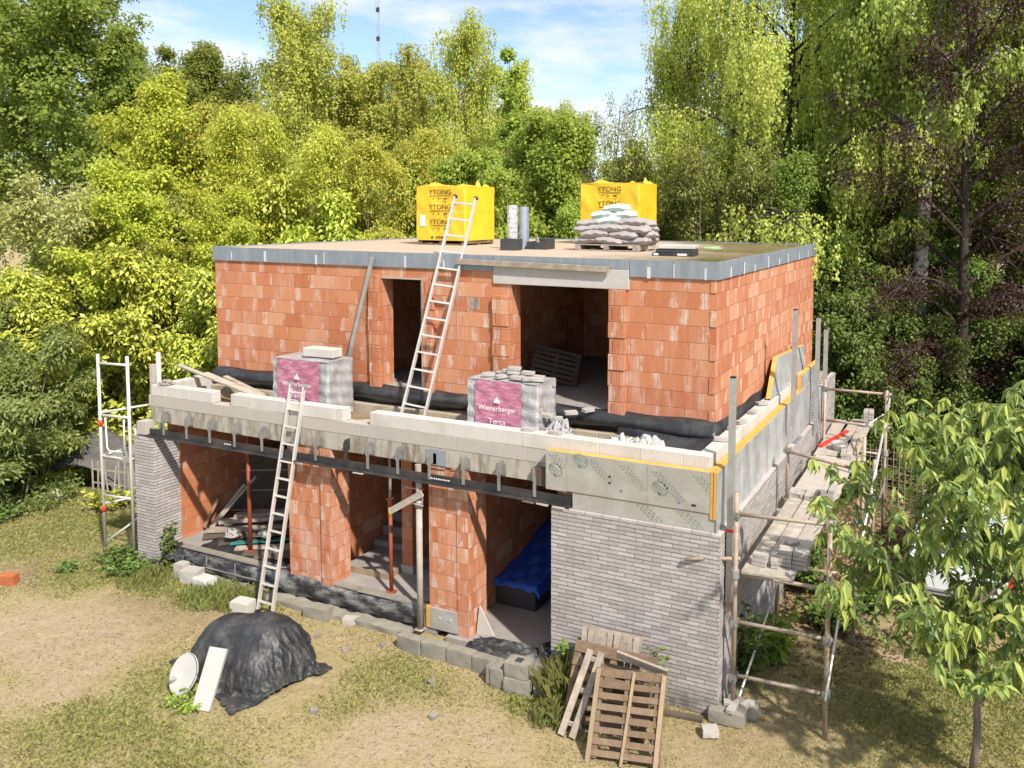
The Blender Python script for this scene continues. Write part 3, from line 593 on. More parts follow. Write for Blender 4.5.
b = MB(); b.box(-0.166, 0.208, 3.262, -0.128, 6.9, 3.300); b.box(-0.122, 0.208, 3.260, -0.086, 6.9, 3.296); b.box(-0.212, 0.208, 3.25, -0.170, 6.9, 3.288); H('foam_edge', b, 'foam', ins)
y = 0.052
for k, w in enumerate((0.52, 0.62, 1.15, 0.62, 1.15, 0.9, 1.15, 0.7)):
    b = MB(); b.box(-0.080, y+0.004, 2.47, -0.068-0.006*(k % 2), y+w-0.004, 3.285+0.006*(k % 3)); bd = H('insulation_board', b, 'insul_side', ins)
    b = MB(); b.box(-0.205, max(y+0.004, 0.21), 2.47, -0.0815, y+w-0.004, 3.25); H('foam_core', b, 'foam', bd); y += w
# terrace floor, base course and black foil along the upper wall
b = MB(); b.box(-10.76, 0.42, 3.027, -0.42, 1.5, 3.06); H('terrace_deck', b, simple('terrace_dirt', (0.25, 0.185, 0.12), 0.25, 5, 0.95, spec=0.1, stain=(0.12, 0.085, 0.06), stain_amt=0.7))
b = MB()
x = -10.66
while x < -0.56: nx = min(x+0.52, -0.56); b.box(x+0.003, 1.30+rnd.uniform(-0.01, 0.01), 3.062, nx-0.003, 1.498, 3.26, j=0.005); x = nx
H('footing_course', b, 'footing')
def roll(u, v):
    x = -10.67+u*10.2; a = v*math.pi; fl = max(0, (x+2.0)/1.5)
    y = 1.49 - 0.15*math.sin(min(a*1.15, math.pi)) - 0.05*fl*math.sin(a) - 0.012*math.sin(x*2.2+v*4)
    z = 3.605 - v*(0.345 + 0.02*math.sin(x*1.7) + (0.10*fl)) + 0.012*math.sin(x*5.3+v*9)
    return (x, y, z)
b = MB(); b.grid(roll, 160, 14); mem = H('damp_proof_foil', b, 'foil_black', smooth=True, solid=0.006)
def drape(u, v):
    x = -2.05+u*1.58; z = 3.585-0.03*u - v*(0.34+0.05*math.sin(u*3.2)); sag = math.sin(u*math.pi)
    y = 1.48 - (0.10+0.34*u)*v**1.3 - 0.045*math.sin(v*math.pi)*(0.6+0.4*math.sin(u*7)) - 0.02*math.sin(u*13+v*3)*v
    return (x, y, z-0.03*sag*(1-v))
b = MB(); b.grid(drape, 40, 16); H('foil_flap', b, 'foil_black', mem, smooth=True, solid=0.006)
b = MB(); b.grid(lambda u, v: (-0.545+0.09*math.sin(v*3), 1.4+u*5.0, 3.55-v*0.42+0.015*math.sin(u*30)), 60, 6); H('foil_strip', b, 'foil_black', mem, smooth=True, solid=0.006)
# upper storey walls
XU0, XU1, YU0, YU1, ZU, ZB = -10.67, -0.54, 1.5, 9.44, 3.15, 5.704
b = MB()
for x0, x1, z0, z1 in ((XU0, -6.61, ZU, ZB), (-6.61, -5.72, ZU, 3.575), (-6.61, -5.72, 5.515, ZB), (-5.72, -3.99, ZU, ZB), (-3.99, -2.235, ZU, 3.575), (-3.99, -2.235, 5.60, ZB), (-2.235, XU1, ZU, ZB)):
    b.box(x0, YU0, z0, x1, YU0+0.30, z1)
H('upper_front_wall', b, 'clay')
b = MB(); b.box(XU1-0.30, YU0+0.301, ZU, XU1, YU1, ZB); H('upper_side_wall', b, 'clay')
b = MB(); b.box(XU0, YU0+0.301, ZU, XU0+0.3, YU1, ZB); b.box(XU0+0.301, YU1-0.3, ZU, XU1-0.301, YU1, ZB); H('upper_back_wall', b, 'clay')
for k in range(0, 9, 2):
    b = MB(); b.box(XU1-0.09, YU0-0.012, 3.5+k*0.25+0.004, XU1-0.004, YU0-0.001, min(3.746+k*0.25, ZB-0.004)); H('corner_block', b, 'clay')
b = MB(); b.box(-7.6, 1.81, 3.57, -7.4, 7, ZB); b.box(-5.0, 1.81, 3.57, -4.8, 9.1, ZB); b.box(-4.79, 6.0, 3.57, -2.9, 6.2, ZB); b.box(-1.6, 1.81, 3.57, -1.4, 9.1, ZB); b.box(-7.4, 5.5, 3.57, -5.01, 5.7, ZB)
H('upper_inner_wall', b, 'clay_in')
b = MB(); b.box(XU0+0.31, YU0+0.01, 3.4, XU1-0.31, YU1-0.31, 3.56); H('upper_floor', b, 'floor_conc')
def quoin(x0, x1, z0, n, slot):
    b = MB(); d = MB()
    for k in range(n):
        z = z0+k*0.25; a = rnd.uniform(-0.012, 0.012); w = rnd.uniform(-0.012, 0.012)
        b.box(x0+w, YU0-0.075+a, z+0.002, x1+w, YU0-0.001, z+0.248)
        if k % 2 == slot: d.box(x0+w+0.05, YU0-0.0775+a, z+0.03, x0+w+0.068, YU0-0.074+a, z+0.22); 
        for q_ in range(3): d.box(x0+w+0.085+q_*0.03, YU0-0.0765+a, z+0.01, x0+w+0.091+q_*0.03, YU0-0.074+a, z+0.24)
    o = H('jamb_blocks', b, 'clay', bevel=0.003); H('block_groove', d, simple('groove_shade_clay', (0.26, 0.085, 0.04), 0.1), o)
quoin(-6.86, -6.62, 3.56, 8, 0); quoin(-5.71, -5.50, 3.5, 8, 1); quoin(-4.31, -4.0, 3.56, 7, 1); quoin(-2.23, -1.95, 3.5, 8, 0)
for x0_, x1_ in ((-6.605, -5.725), (-3.985, -2.24)):
    b = MB(); b.box(x0_, YU0+0.003, 3.577, x1_, YU0+0.33, 3.592); H('sill_screed', b, 'floor_conc')
b = MB(); b.box(-6.63, YU0-0.02, 5.50, -5.70, YU0+0.30, 5.525); H('door_lintel', b, 'mortar_board')
jw = MB(); jw.box(-5.80, YU0+0.02, 3.575, -5.725, YU0+0.2, 5.50); js = H('door_jamb_strip', jw, simple('jamb_strip_foil', (0.46, 0.46, 0.47), 0.1, 8, 0.5))
text_part('unidek', 0.17, M['black_print'], js, frame((-5.762, YU0+0.017, 4.75), (0, 0, 1), (-1, 0, 0)))
b = MB(); b.box(-4.32, YU0-0.035, 5.50, -1.915, YU0+0.28, 5.80); H('concrete_lintel', b, 'precast', bevel=0.006)
b = MB(); b.bar((-4.98, YU0-0.095, 5.85), (-2.22, YU0-0.095, 5.805), 0.09, 0.05, (0, 0, 1)); H('timber_batten', b, 'wood_grey', bevel=0.004)
b = MB(); b.box(-4.78, YU0-0.006, 5.05, -4.60, YU0-0.001, 5.24); H('mortar_patch', b, 'concrete')
b = MB()
for x_ in (-5.05, -2.0): b.box(x_, YU0-0.008, 4.4, x_+0.012, YU0-0.001, 5.70)
H('wall_strip', b, 'galv')
# roof: fascia bands, deck with wet sand
b = MB()
def seg(mb, p0, p1, n, axis_):
    for k in range(n):
        a = p0+(p1-p0)*k/n; c_ = p0+(p1-p0)*(k+1)/n; e_ = rnd.uniform(0, 0.004)
        if axis_ == 'x': mb.box(a+0.002, YU0-0.03-e_, ZB, c_-0.002, YU0-0.001, 5.965)
        else: mb.box(XU1+0.001, a+0.002, ZB, XU1+0.03+e_, c_-0.002, 5.965)
seg(b, XU0-0.03, -4.33, 6, 'x'); b.box(-4.325, YU0-0.03, 5.803, -1.91, YU0-0.001, 5.965); seg(b, -1.905, XU1+0.03, 2, 'x'); seg(b, YU0, YU1, 6, 'y')
b.box(XU0-0.03, YU0, ZB, XU0-0.001, YU1, 5.965); b.box(XU0-0.03, YU1+0.001, ZB, XU1+0.03, YU1+0.03, 5.965)
fas = H('roof_fascia', b, 'zinc')
b = MB()
for x_, z_, w_, h_ in ((-10.2, 5.72, 0.03, 0.16), (-9.35, 5.71, 0.06, 0.2), (-8.1, 5.70, 0.05, 0.17), (-7.9, 5.71, 0.02, 0.21), (-6.1, 5.705, 0.04, 0.2), (-5.3, 5.7, 0.03, 0.16), (-1.62, 5.69, 0.06, 0.17), (-1.2, 5.71, 0.02, 0.2), (-0.72, 5.70, 0.03, 0.17)):
    b.box(x_, YU0-0.039, z_, x_+w_, YU0-0.036, z_+h_)
for y_ in (2.1, 2.9, 3.6, 4.6, 5.5, 6.3, 7.4, 8.4): b.box(XU1+0.036, y_, 5.70, XU1+0.039, y_+0.06, 5.86+0.05*math.sin(y_*3))
H('glue_streak', b, simple('pale_glue', (0.52, 0.53, 0.55), 0.1, 20, 0.8), fas)
t = NT('wet_sandy_roof'); P = t.pos(); n1 = t.noise(t.scale(P, (1, 1, 1)), 0.55, 4, 0.6); n2 = t.noise(P, 7, 5, 0.65); px_, py_, pz_ = t.sep(P)
wet = t.ramp(t.math('ADD', t.math('ADD', px_, t.math('MULTIPLY', n1, 5.0)), t.math('MULTIPLY', py_, 0.25)), 0.2, 2.0, 0, 1)
c = t.mix(n2, (0.36, 0.27, 0.20), (0.47, 0.37, 0.29)); c = t.mix(wet, c, t.mix(t.ramp(n2, 0.35, 0.65), (0.12, 0.085, 0.045), (0.21, 0.165, 0.085)))
c = t.mix(t.math('MULTIPLY', wet, t.ramp(t.noise(P, 2.4, 5), 0.55, 0.7, 0, 0.8)), c, (0.10, 0.115, 0.03))
roofm = t.bsdf(c, t.math('SUBTRACT', 0.95, t.math('MULTIPLY', wet, t.ramp(n1, 0.4, 0.6, 0.25, 0.75))), 0, t.bump(n2, 0.3, 0.006), 0.35)
b = MB(); b.box(XU0-0.001+0.002, YU0+0.001, 5.71, XU1-0.001, YU1-0.001, 5.942); H('roof', b, roofm)
b = MB(); b.box(XU0+0.3, YU0+0.3, 5.69, XU1-0.3, YU1-0.3, 5.708); H('upper_ceiling', b, 'floor_conc')
b = MB(); b.box(XU0+0.02, YU0+0.02, 3.03, XU1-0.02, YU1-0.02, 3.145); H('upper_plinth', b, 'footing')
Zr = 5.944; ZT = 3.062
# ------------------------------------------------------------------ ladders
def ladder(name, label, foot, top, width, nr, wheels, group):
    foot = Vector(foot); top = Vector(top); d = top-foot; ln = d.length; dn = d.normalized()
    side = Vector((1, 0.06, 0)).normalized(); side = (side-dn*side.dot(dn)).normalized(); nrm = dn.cross(side)
    o = thing(name, label, 'ladder', foot, 0, group)
    for s in (-1, 1):
        a = side*(s*width/2); w2 = side*(s*width/2*0.93)
        b = MB(); b.bar(a, w2+d, 0.028, 0.07, side); r = b.build('rail', M['alu'], o, bevel=0.003)
        b = MB(); b.tube([w2+d*1.0-nrm*0.03, w2+d*1.0+nrm*0.03], 0.045 if wheels else 0.03, 14); b.build('end_cap', M['rubber'] if not wheels else M['galv'], r)
        b = MB(); b.bar(a-dn*0.01, a+dn*0.07, 0.04, 0.085, side); b.build('rubber_foot', M['rubber'], r)
    for k in range(nr):
        p = d*((k+0.7)/(nr+0.1)); b = MB(); b.bar(p-side*(width/2-0.015), p+side*(width/2-0.015), 0.034, 0.030, nrm); b.build('rung', M['alu'], o)
    return o
G_L = 'aluminium ladders leaning on the house'
ladder('ladder', 'aluminium ladder standing on the grass and leaning against the white block parapet', (-7.58, -0.445, 0), (-7.43, 0.265, 3.735), 0.30, 13, True, G_L)
ladder('ladder', 'aluminium ladder from the terrace up to the roof edge beside the yellow pack', (-5.34, 0.50, ZT), (-5.065, 1.815, 6.92), 0.44, 14, False, G_L)

# ------------------------------------------------------------------ on the roof
def yellow_pack(label, loc, w, d, h, note, seed):
    o = thing('block_pack', label, 'building block pack', (*loc, Zr), 0, 'yellow film-wrapped block packs on the roof'); rr = random.Random(seed)
    b = MB()
    for y_ in (0.05, d/2, d-0.05): b.box(-w+0.02, y_-0.045, 0.0, -0.02, y_+0.045, 0.03); 
    for x_ in (-w+0.07, -w/2, -0.07): b.box(x_-0.05, 0.02, 0.031, x_+0.05, d-0.02, 0.085)
    b.box(-w+0.02, 0.02, 0.086, -0.02, d-0.02, 0.105); b.build('pallet', M['wood_pallet'], o)
    def skin(u, v):                                   # wrapped box, soft edges and slack folds
        per = 2*(w+d); s_ = u*per; c = 0.03
        if s_ < w: x, y, nx, ny = -w+s_, 0, 0, -1
        elif s_ < w+d: x, y, nx, ny = 0, s_-w, 1, 0
        elif s_ < 2*w+d: x, y, nx, ny = -(s_-w-d), d, 0, 1
        else: x, y, nx, ny = -w, d-(s_-2*w-d), -1, 0
        z = 0.10 + v*(h-0.10); q = 0.010*math.sin(s_*7+seed+v*2)*math.sin(v*5+s_)+0.006*math.sin(s_*19+v*13)*math.sin(v*7)+0.008*math.sin(v*11+s_*4)*(v > 0.55)
        return (x+nx*q, y+ny*q, z+0.006*math.sin(s_*6)*(v if v > 0.9 else 0))
    b = MB(); b.grid(skin, 84, 18); b.build('wrapping_film', M['yellow_film'], o, smooth=False)
    def top(u, v):
        e = min(u, 1-u, v, 1-v); z = h-0.002+0.02*math.sin(u*7+seed)*math.sin(v*6)*min(1, e*6) + 0.05*max(0, 1-abs(u-0.25)/0.22)*min(1, e*9)+0.03*max(0, 1-abs(u-0.85)/0.1)*min(1, e*9)
        return (-w+u*w, v*d, z)
    b = MB(); b.grid(top, 26, 20); tp = b.build('top_film', M['yellow_film'], o, smooth=True)
    def tuft(cx, cy, r_, hh):
        b = MB(); b.grid(lambda u, v: (cx+r_*(1-v)*math.cos(u*6.2832)*(1+0.3*math.sin(u*19)), cy+0.8*r_*(1-v)*math.sin(u*6.2832), h-0.01+hh*v**0.7*(1+0.2*math.sin(u*12))), 18, 4); b.build('film_fold', M['yellow_film'], tp, smooth=True)
    for (cx, cy, r_, hh) in ((-0.72*w, 0.2, 0.24, 0.085), (-0.22*w, 0.35, 0.10, 0.06), (-0.1, 0.55*d, 0.07, 0.13), (-0.12, 0.85*d, 0.09, 0.07)): tuft(cx, cy, r_, hh)
    xt = -w*0.50
    for z_ in (h-0.135, h-0.455, h-0.775):
        ln = text_part('YTONG', 0.145, M['black_print'], o, frame((xt, -0.0135, z_), (1, 0, 0), (0, 0, 1)), sx=1.12)
        b = MB(); b.box(xt-0.26, -0.0145, z_-0.085, xt+0.26, -0.0125, z_-0.073)
        for q_, ww in ((-0.19, 0.02), (-0.05, 0.025), (0.09, 0.09)): b.box(xt+q_, -0.0145, z_-0.155, xt+q_+ww, -0.0125, z_-0.13)
        b.box(xt+0.10, -0.0145, z_-0.215, xt+0.18, -0.0125, z_-0.205); b.build('underline', M['black_print'], ln)
    b = MB()
    for q_ in (-0.24, -0.12, -0.05, 0.02): b.box(xt+q_, -0.0145, 0.155, xt+q_+0.06, -0.0125, 0.185)
    b.build('small_print', M['black_print'], o)
    if note:
        b = MB(); b.box(-w+0.10, -0.017, 0.40, -w+0.24, -0.0135, 0.64); b.build('paper_note', M['white_print'], o)
    return o
yellow_pack('yellow film-wrapped block pack behind the top of the roof ladder, white paper on its front', (-7.05, 4.85), 1.25, 1.2, 1.27, True, 1)
yellow_pack('yellow film-wrapped block pack standing behind the heap of cement bags', (-3.92, 7.0), 1.42, 1.1, 1.37, False, 4)

def pillow(w, d, h, seed):
    """a filled sack lying flat, longest along x, tied edges and soft belly"""
    rr = np.random.RandomState(seed); b = MB(); nu, nv = 20, 12
    ph = rr.rand(6)*6.28
    def f(sgn):
        def g(u, v):
            a = 2*u-1; c = 2*v-1
            m = max(0.0, (1-abs(a)**4))**0.30*max(0.0, (1-abs(c)**4))**0.32
            x = a*w/2*(1-0.06*abs(c)**3); y = c*d/2*(1-0.07*abs(a)**4)
            z = sgn*h/2*m*(1+0.10*math.sin(a*5+ph[0])*math.sin(c*4+ph[1])) + 0.012*math.sin(a*9+ph[2])*math.sin(c*7+ph[3]) + 0.02*math.sin(a*2+ph[4])
            if sgn < 0: z = max(z, -h*0.42)
            return (x, y, z+h*0.42)
        return g
    b.grid(f(1), nu, nv); b.grid(f(-1), nu, nv); n1_ = (nu+1)*(nv+1)
    nf = len(b.f)//2
    for i in range(nf, 2*nf): b.f[i] = tuple(reversed(b.f[i]))
    return b
def wood_pallet(name, label, cat, L_, W_, boards, mat, group=None, seed=0, gaps=0.5):
    """EUR style: deck boards along y across three stringers; lies flat, base at z=0, centre at origin"""
    o = thing(name, label, cat, (0, 0, 0), 0, group); rr = random.Random(seed)
    for x_ in (-L_/2+0.05, 0, L_/2-0.05):
        b = MB(); b.box(x_-0.05, -W_/2, 0.02, x_+0.05, W_/2, 0.10, j=0.003); b.build('stringer', mat, o)
    for k in range(boards):
        y_ = -W_/2+(k+0.5)*W_/boards; bw = W_/boards*gaps
        b = MB(); b.box(-L_/2, y_-bw/2, 0.103, L_/2, y_+bw/2, 0.123, j=0.004); b.build('deck_board', mat, o)
    for y_ in (-W_/2+0.05, 0, W_/2-0.05):
        b = MB(); b.box(-L_/2, y_-0.045, -0.002, L_/2, y_+0.045, 0.018, j=0.003); b.build('bottom_board', mat, o)
    return o
pl = wood_pallet('pallet', 'low grey wooden pallet carrying the heap of cement bags', 'pallet', 1.28, 1.0, 6, M['wood_grey'], seed=3, gaps=0.8)
pl.location = (-3.46, 4.62, Zr+0.002)
bag_mesh = [pillow(0.60, 0.40, 0.155, s_).build('cement_bag', M['bag_grey'], smooth=True) for s_ in (1, 2, 3)]
gbag = pillow(0.50, 0.36, 0.15, 9).build('mortar_bag', M['bag_green'], smooth=True)
G_B = 'grey cement bags heaped on the roof pallet'; gb = Vector((-3.46, 4.62, Zr+0.125)); nbag = 0
row_lab = ['bottom', 'second', 'third', 'fourth']
def lay(src, x, y, z, rz, label, group, first):
    o = src if first else src.copy()
    if not first: COL.objects.link(o)
    o.location = gb+Vector((x, y, z)); o.rotation_euler = (rnd.uniform(-0.04, 0.04), rnd.uniform(-0.05, 0.05), rz); tag(o, label, 'cement bag', group); return o
used = set()
for lv in range(4):
    z_ = lv*0.112
    spots = [(-0.44, -0.24, 0.05), (0.02, -0.27, -0.04), (0.48, -0.22, 0.08), (-0.42, 0.22, 0), (0.05, 0.24, 0.06), (0.50, 0.26, 1.5)] if lv % 2 == 0 else [(-0.28, -0.28, 0.03), (0.30, -0.26, -0.05), (-0.30, 0.22, 0.04), (0.28, 0.24, 0.02), (0.60, 0.02, 1.55)]
    if lv == 3: spots = [(-0.40, -0.20, 0.1), (0.36, -0.22, -0.06), (0.42, 0.22, 0.05), (-0.35, 0.24, 0)]
    for (x_, y_, rz) in spots:
        k = nbag % 3; pos_ = 'front' if y_ < 0 else 'rear'; hz = 'at the ladder end' if x_ < -0.2 else ('in the middle' if x_ < 0.25 else 'at the roof-corner end')
        lay(bag_mesh[k], x_, y_, z_, rz, 'dusty grey cement bag, %s row, %s layer, %s' % (pos_, row_lab[lv], hz), G_B, k not in used); used.add(k); nbag += 1
for i, (x_, y_, z_, rz, lb) in enumerate(((-0.02, -0.22, 0.37, -0.05, 'pale green bag lying in the front of the fourth bag layer'), (-0.20, -0.10, 0.485, 0.08, 'shorter pale green bag of the upper pair, nearer the ladder'), (0.20, -0.12, 0.48, -0.05, 'pale green bag of the upper pair, nearer the roof corner'), (0.06, -0.10, 0.605, -0.1, 'pale green bag on the very top of the cement heap'))):
    lay(gbag, x_, y_, z_, rz, lb, 'pale green mortar bags', i == 0)['category'] = 'mortar bag'
# roof curbs and ducts
o = thing('roof_curb', 'dark square roof curb below the silver duct, closed front', 'roof curb', (-5.20, 3.60, Zr), 0.12)
b = MB(); b.box(-0.165, -0.15, 0, 0.165, -0.13, 0.215); b.box(-0.165, 0.13, 0, 0.165, 0.15, 0.215); b.box(-0.165, -0.129, 0, -0.145, 0.129, 0.215); b.box(0.145, -0.129, 0, 0.165, 0.129, 0.215); b.build('frame', M['dark_paint'], o)
b = MB(); b.box(-0.144, -0.128, 0.0, 0.144, 0.128, 0.02); b.build('base', M['foil_black'], o)
o = thing('roof_curb', 'low dark open roof curb beside the grey duct', 'roof curb', (-4.93, 4.3, Zr), 0.1)
for x0, y0, x1, y1, h_ in ((-0.2, -0.24, 0.2, -0.21, 0.14), (-0.2, 0.21, 0.2, 0.24, 0.20), (-0.2, -0.209, -0.17, 0.209, 0.15), (0.17, -0.209, 0.2, 0.209, 0.19)):
    b = MB(); b.box(x0, y0, 0, x1, y1, h_); b.build('side_board', M['dark_paint'], o)
b = MB(); b.prism([(-0.1, 0.0, 0.01), (0.02, 0.0, 0.01), (-0.09, 0.0, 0.26)], (0, 0.02, 0)); b.build('offcut', M['wood_pale'], o)
def duct(name, label, loc, r, h, mat, seam):
    o = thing(name, label, 'duct', loc, 0); n_ = 40
    b = MB(); b.grid(lambda u, v: (r*(1+0.03*math.sin(v*60+u*3)*(seam < 1))*math.cos(u*6.28318), r*(1+0.03*math.sin(v*60+u*3)*(seam < 1))*math.sin(u*6.28318), v*h), n_, 48); b.build('shell', mat, o, smooth=True)
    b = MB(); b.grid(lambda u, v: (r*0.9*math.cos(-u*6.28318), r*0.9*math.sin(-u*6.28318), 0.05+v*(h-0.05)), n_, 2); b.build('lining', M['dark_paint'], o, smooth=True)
    b = MB(); b.grid(lambda u, v: (r*(0.9+0.1*v)*math.cos(u*6.28318), r*(0.9+0.1*v)*math.sin(u*6.28318), h), n_, 1); b.build('rim', mat, o)
    if seam:
        b = MB(); b.box(r-0.005, -0.02, 0, r+0.012, 0.02, h); b.build('seam', mat, o)
    return o
duct('foil_duct', 'crinkled silver foil duct standing upright on the roof', (-5.40, 4.0, Zr), 0.105, 0.86, M['silver'], 0)
duct('sheet_duct', 'smooth blue-grey sheet metal duct beside the silver one', (-5.26, 4.2, Zr), 0.095, 0.83, M['blue_steel'], 1)
o = thing('skylight_frame', 'folded white and black window frame lying flat on the roof', 'window frame', (-1.80, 3.3, Zr), 0.12)
for k, (z_, m_, sx, sy) in enumerate(((0.0, 'foil_black', 0.72, 0.42), (0.06, 'dark_paint', 0.66, 0.40), (0.125, 'alu', 0.62, 0.44))):
    b = MB(); dx = 0.03*k; w_ = 0.055
    b.box(-sx/2+dx, -sy/2, z_, sx/2+dx, -sy/2+w_, z_+0.055); b.box(-sx/2+dx, sy/2-w_, z_, sx/2+dx, sy/2, z_+0.055); b.box(-sx/2+dx, -sy/2+w_+.001, z_, -sx/2+w_+dx, sy/2-w_-.001, z_+0.055); b.box(sx/2-w_+dx, -sy/2+w_+.001, z_, sx/2+dx, sy/2-w_-.001, z_+0.055)
    b.build('frame', M[m_], o, bevel=0.006)
b = MB(); b.box(-0.33, -0.225, 0.012, -0.25, -0.211, 0.045); b.box(0.08, -0.225, 0.012, 0.24, -0.211, 0.045); b.build('corner_bracket', M['white_print'], o)
o = MB(); o.box(-0.16, -0.08, 0, 0.16, 0.08, 0.025, j=0.01); o.box(-0.1, -0.06, 0.026, 0.14, 0.05, 0.05, j=0.012)
w = o.build('green_tray', simple('pale_green_plastic', (0.33, 0.45, 0.22), 0.2, 8, 0.5)); w.location = (-2.0, 6.2, Zr); tag(w, 'small pale green piece of packaging on the mossy roof', 'packaging')
# ------------------------------------------------------------------ on the terrace
def brick_pack(label, x0, x1, y0, y1, h, seed, ragged):
    o = thing('brick_pack', label, 'brick pack', ((x0+x1)/2, (y0+y1)/2, ZT), 0, 'film-wrapped brick packs on the terrace'); W_ = (x1-x0)/2; D_ = (y1-y0)/2
    b = MB()
    for x_ in (-W_+0.08, 0, W_-0.08): b.box(x_-0.05, -D_+0.01, 0, x_+0.05, D_-0.01, 0.09)
    b.box(-W_+0.01, -D_+0.01, 0.091, W_-0.01, D_-0.01, 0.11); b.build('pallet', M['wood_grey'], o)
    b = MB(); rr = random.Random(seed); nz_ = int((h-0.12)/0.062); ny_ = 6
    for k in range(nz_):
        for q_ in range(ny_):
            yy = -D_+0.03+q_*(2*D_-0.06)/ny_; e_ = rr.uniform(-0.012, 0.006)+(0.05*rr.random() if ragged and rr.random() < 0.25 else 0)
            b.box(W_-0.24+e_, yy+0.004, 0.112+k*0.062, W_-0.016+e_, yy+(2*D_-0.06)/ny_-0.004, 0.112+k*0.062+0.055)
    b.box(-W_+0.03, -D_+0.02, 0.112, W_-0.25, D_-0.02, h-0.02); b.build('bricks', M['loose_brick'], o)
    def skin(u, v):
        per = 4*(W_+D_); s_ = u*per
        if s_ < 2*W_: x, y, nx, ny = -W_+s_, -D_, 0, -1
        elif s_ < 2*W_+2*D_: x, y, nx, ny = W_, -D_+s_-2*W_, 1, 0
        elif s_ < 4*W_+2*D_: x, y, nx, ny = W_-(s_-2*W_-2*D_), D_, 0, 1
        else: x, y, nx, ny = -W_, D_-(s_-4*W_-2*D_), -1, 0
        q = 0.012*math.sin(s_*13+v*3)*math.sin(v*7+s_)+0.008*math.sin(v*31+s_*5)+0.006*math.sin(s_*17+v*6)*math.sin(v*13+s_*3)*(nx != 0)+0.02*(1-v)
        return (x+nx*q, y+ny*q, 0.09+v*(h-0.09))
    b = MB(); b.grid(skin, 150, 40); wf = b.build('wrapping_film', M['film'], o, smooth=True)
    b = MB(); b.grid(lambda u, v: (-W_+u*2*W_, -D_+v*2*D_, h-0.003+0.016*math.sin(u*9+seed)*math.sin(v*7)*min(1, 6*min(u, 1-u, v, 1-v))), 30, 20); b.build('top_film', M['film'], wf, smooth=True)
    lx0, lx1 = (-W_+0.16, W_-0.26) if ragged else (-W_+0.13, W_-0.16)
    b = MB(); b.grid(lambda u, v: (lx0+u*(lx1-lx0), -D_-0.034-0.012*(1-v)-0.009*math.sin(u*15+v*4)*math.sin(v*11), 0.16+v*(h-0.165)), 40, 24); lab = b.build('printed_label', M['pink'], o, smooth=True)
    cx = (lx0+lx1)/2; yl = -D_-0.068
    text_part('Wienerberger', 0.115, M['white_print'], lab, frame((cx, yl, h-0.42), (1, 0, 0), (0, 0, 1))); text_part('Terca', 0.13, M['white_print'], lab, frame((cx, yl, h-0.62), (1, 0, 0), (0, 0, 1)))
    b = MB(); b.prism([(cx-0.06, yl, h-0.33), (cx+0.06, yl, h-0.33), (cx+0.035, yl, h-0.285), (cx, yl, h-0.23), (cx-0.03, yl, h-0.28)], (0, 0.002, 0)); b.build('printed_emblem', M['white_print'], lab)
    return o
brick_pack('film-wrapped brick pack with pink label under the single white block, clean top', -8.26, -7.03, 0.55, 1.18, 1.05, 2, False)
brick_pack('film-wrapped brick pack with pink label, loose bricks strewn over its top', -4.23, -3.0, 0.55, 1.15, 1.04, 5, True)
b = MB(); b.box(-0.32, -0.13, 0, 0.32, 0.13, 0.15); w = b.build('cellular_block', M['aac'], bevel=0.008); w.location = (-7.45, 0.90, ZT+1.075); w.rotation_euler = (0, 0, 0.06); tag(w, 'single white cellular block lying on top of the wrapped brick pack', 'building block')
def one_brick(mb, l=0.20, w=0.10, h=0.055): mb.box(-l/2, -w/2, 0, l/2, w/2, h, j=0.004); return mb
br0 = one_brick(MB()).build('loose_brick', M['loose_brick'], bevel=0.004); br0_used = [False]
def put_brick(x, y, z, rz, label, group, tilt=0.0, cat='brick'):
    o = br0 if not br0_used[0] else br0.copy()
    if br0_used[0]: COL.objects.link(o)
    br0_used[0] = True; o.location = (x, y, z); o.rotation_euler = (tilt, 0, rz); return tag(o, label, cat, group)
zt2 = ZT+1.062
for i, (x_, y_, z_, rz) in enumerate(((-3.95, 0.72, 0, 0.5), (-3.82, 0.86, 0, -0.4), (-3.70, 0.66, 0, 1.3), (-3.66, 0.84, 0.055, 0.2), (-3.55, 0.80, 0, 0.1), (-3.54, 0.79, 0.057, 0.35), (-3.53, 0.80, 0.115, 0.2), (-3.42, 0.68, 0, 0.05), (-3.33, 0.84, 0.0, 0.3), (-3.31, 0.83, 0.057, 0.15), (-3.22, 0.68, 0, 0.6), (-3.15, 0.86, 0, 0.1), (-3.08, 0.70, 0, 0.25))):
    put_brick(x_, y_, zt2+z_, rz, 'loose grey brick strewn on top of the wrapped brick pack', 'loose bricks on the pack beside the foil')
for i, (x_, y_, z_, lb) in enumerate(((-2.93, 0.72, 0.52, 'loose brick on the ledge of the broken brick pack'), (-2.86, 0.9, 0.44, 'grey brick sticking out of the pack side'), (-2.72, 1.12, 0.50, 'grey brick resting on the black foil at the window sill'), (-2.52, 1.32, 0.52, 'end brick resting on the foil, standing away from the pack'))): put_brick(x_, y_, ZT+z_, 0.4*i, lb, 'loose bricks beside the pack', 0.1)
put_brick(-3.02, 0.31, 3.453, 0.1, 'flat grey brick on the parapet in front of the pink label', 'bricks laid on the front parapet'); put_brick(-2.58, 0.32, 3.453, -0.05, 'flat grey brick on the parapet beside the crumpled film', 'bricks laid on the front parapet')
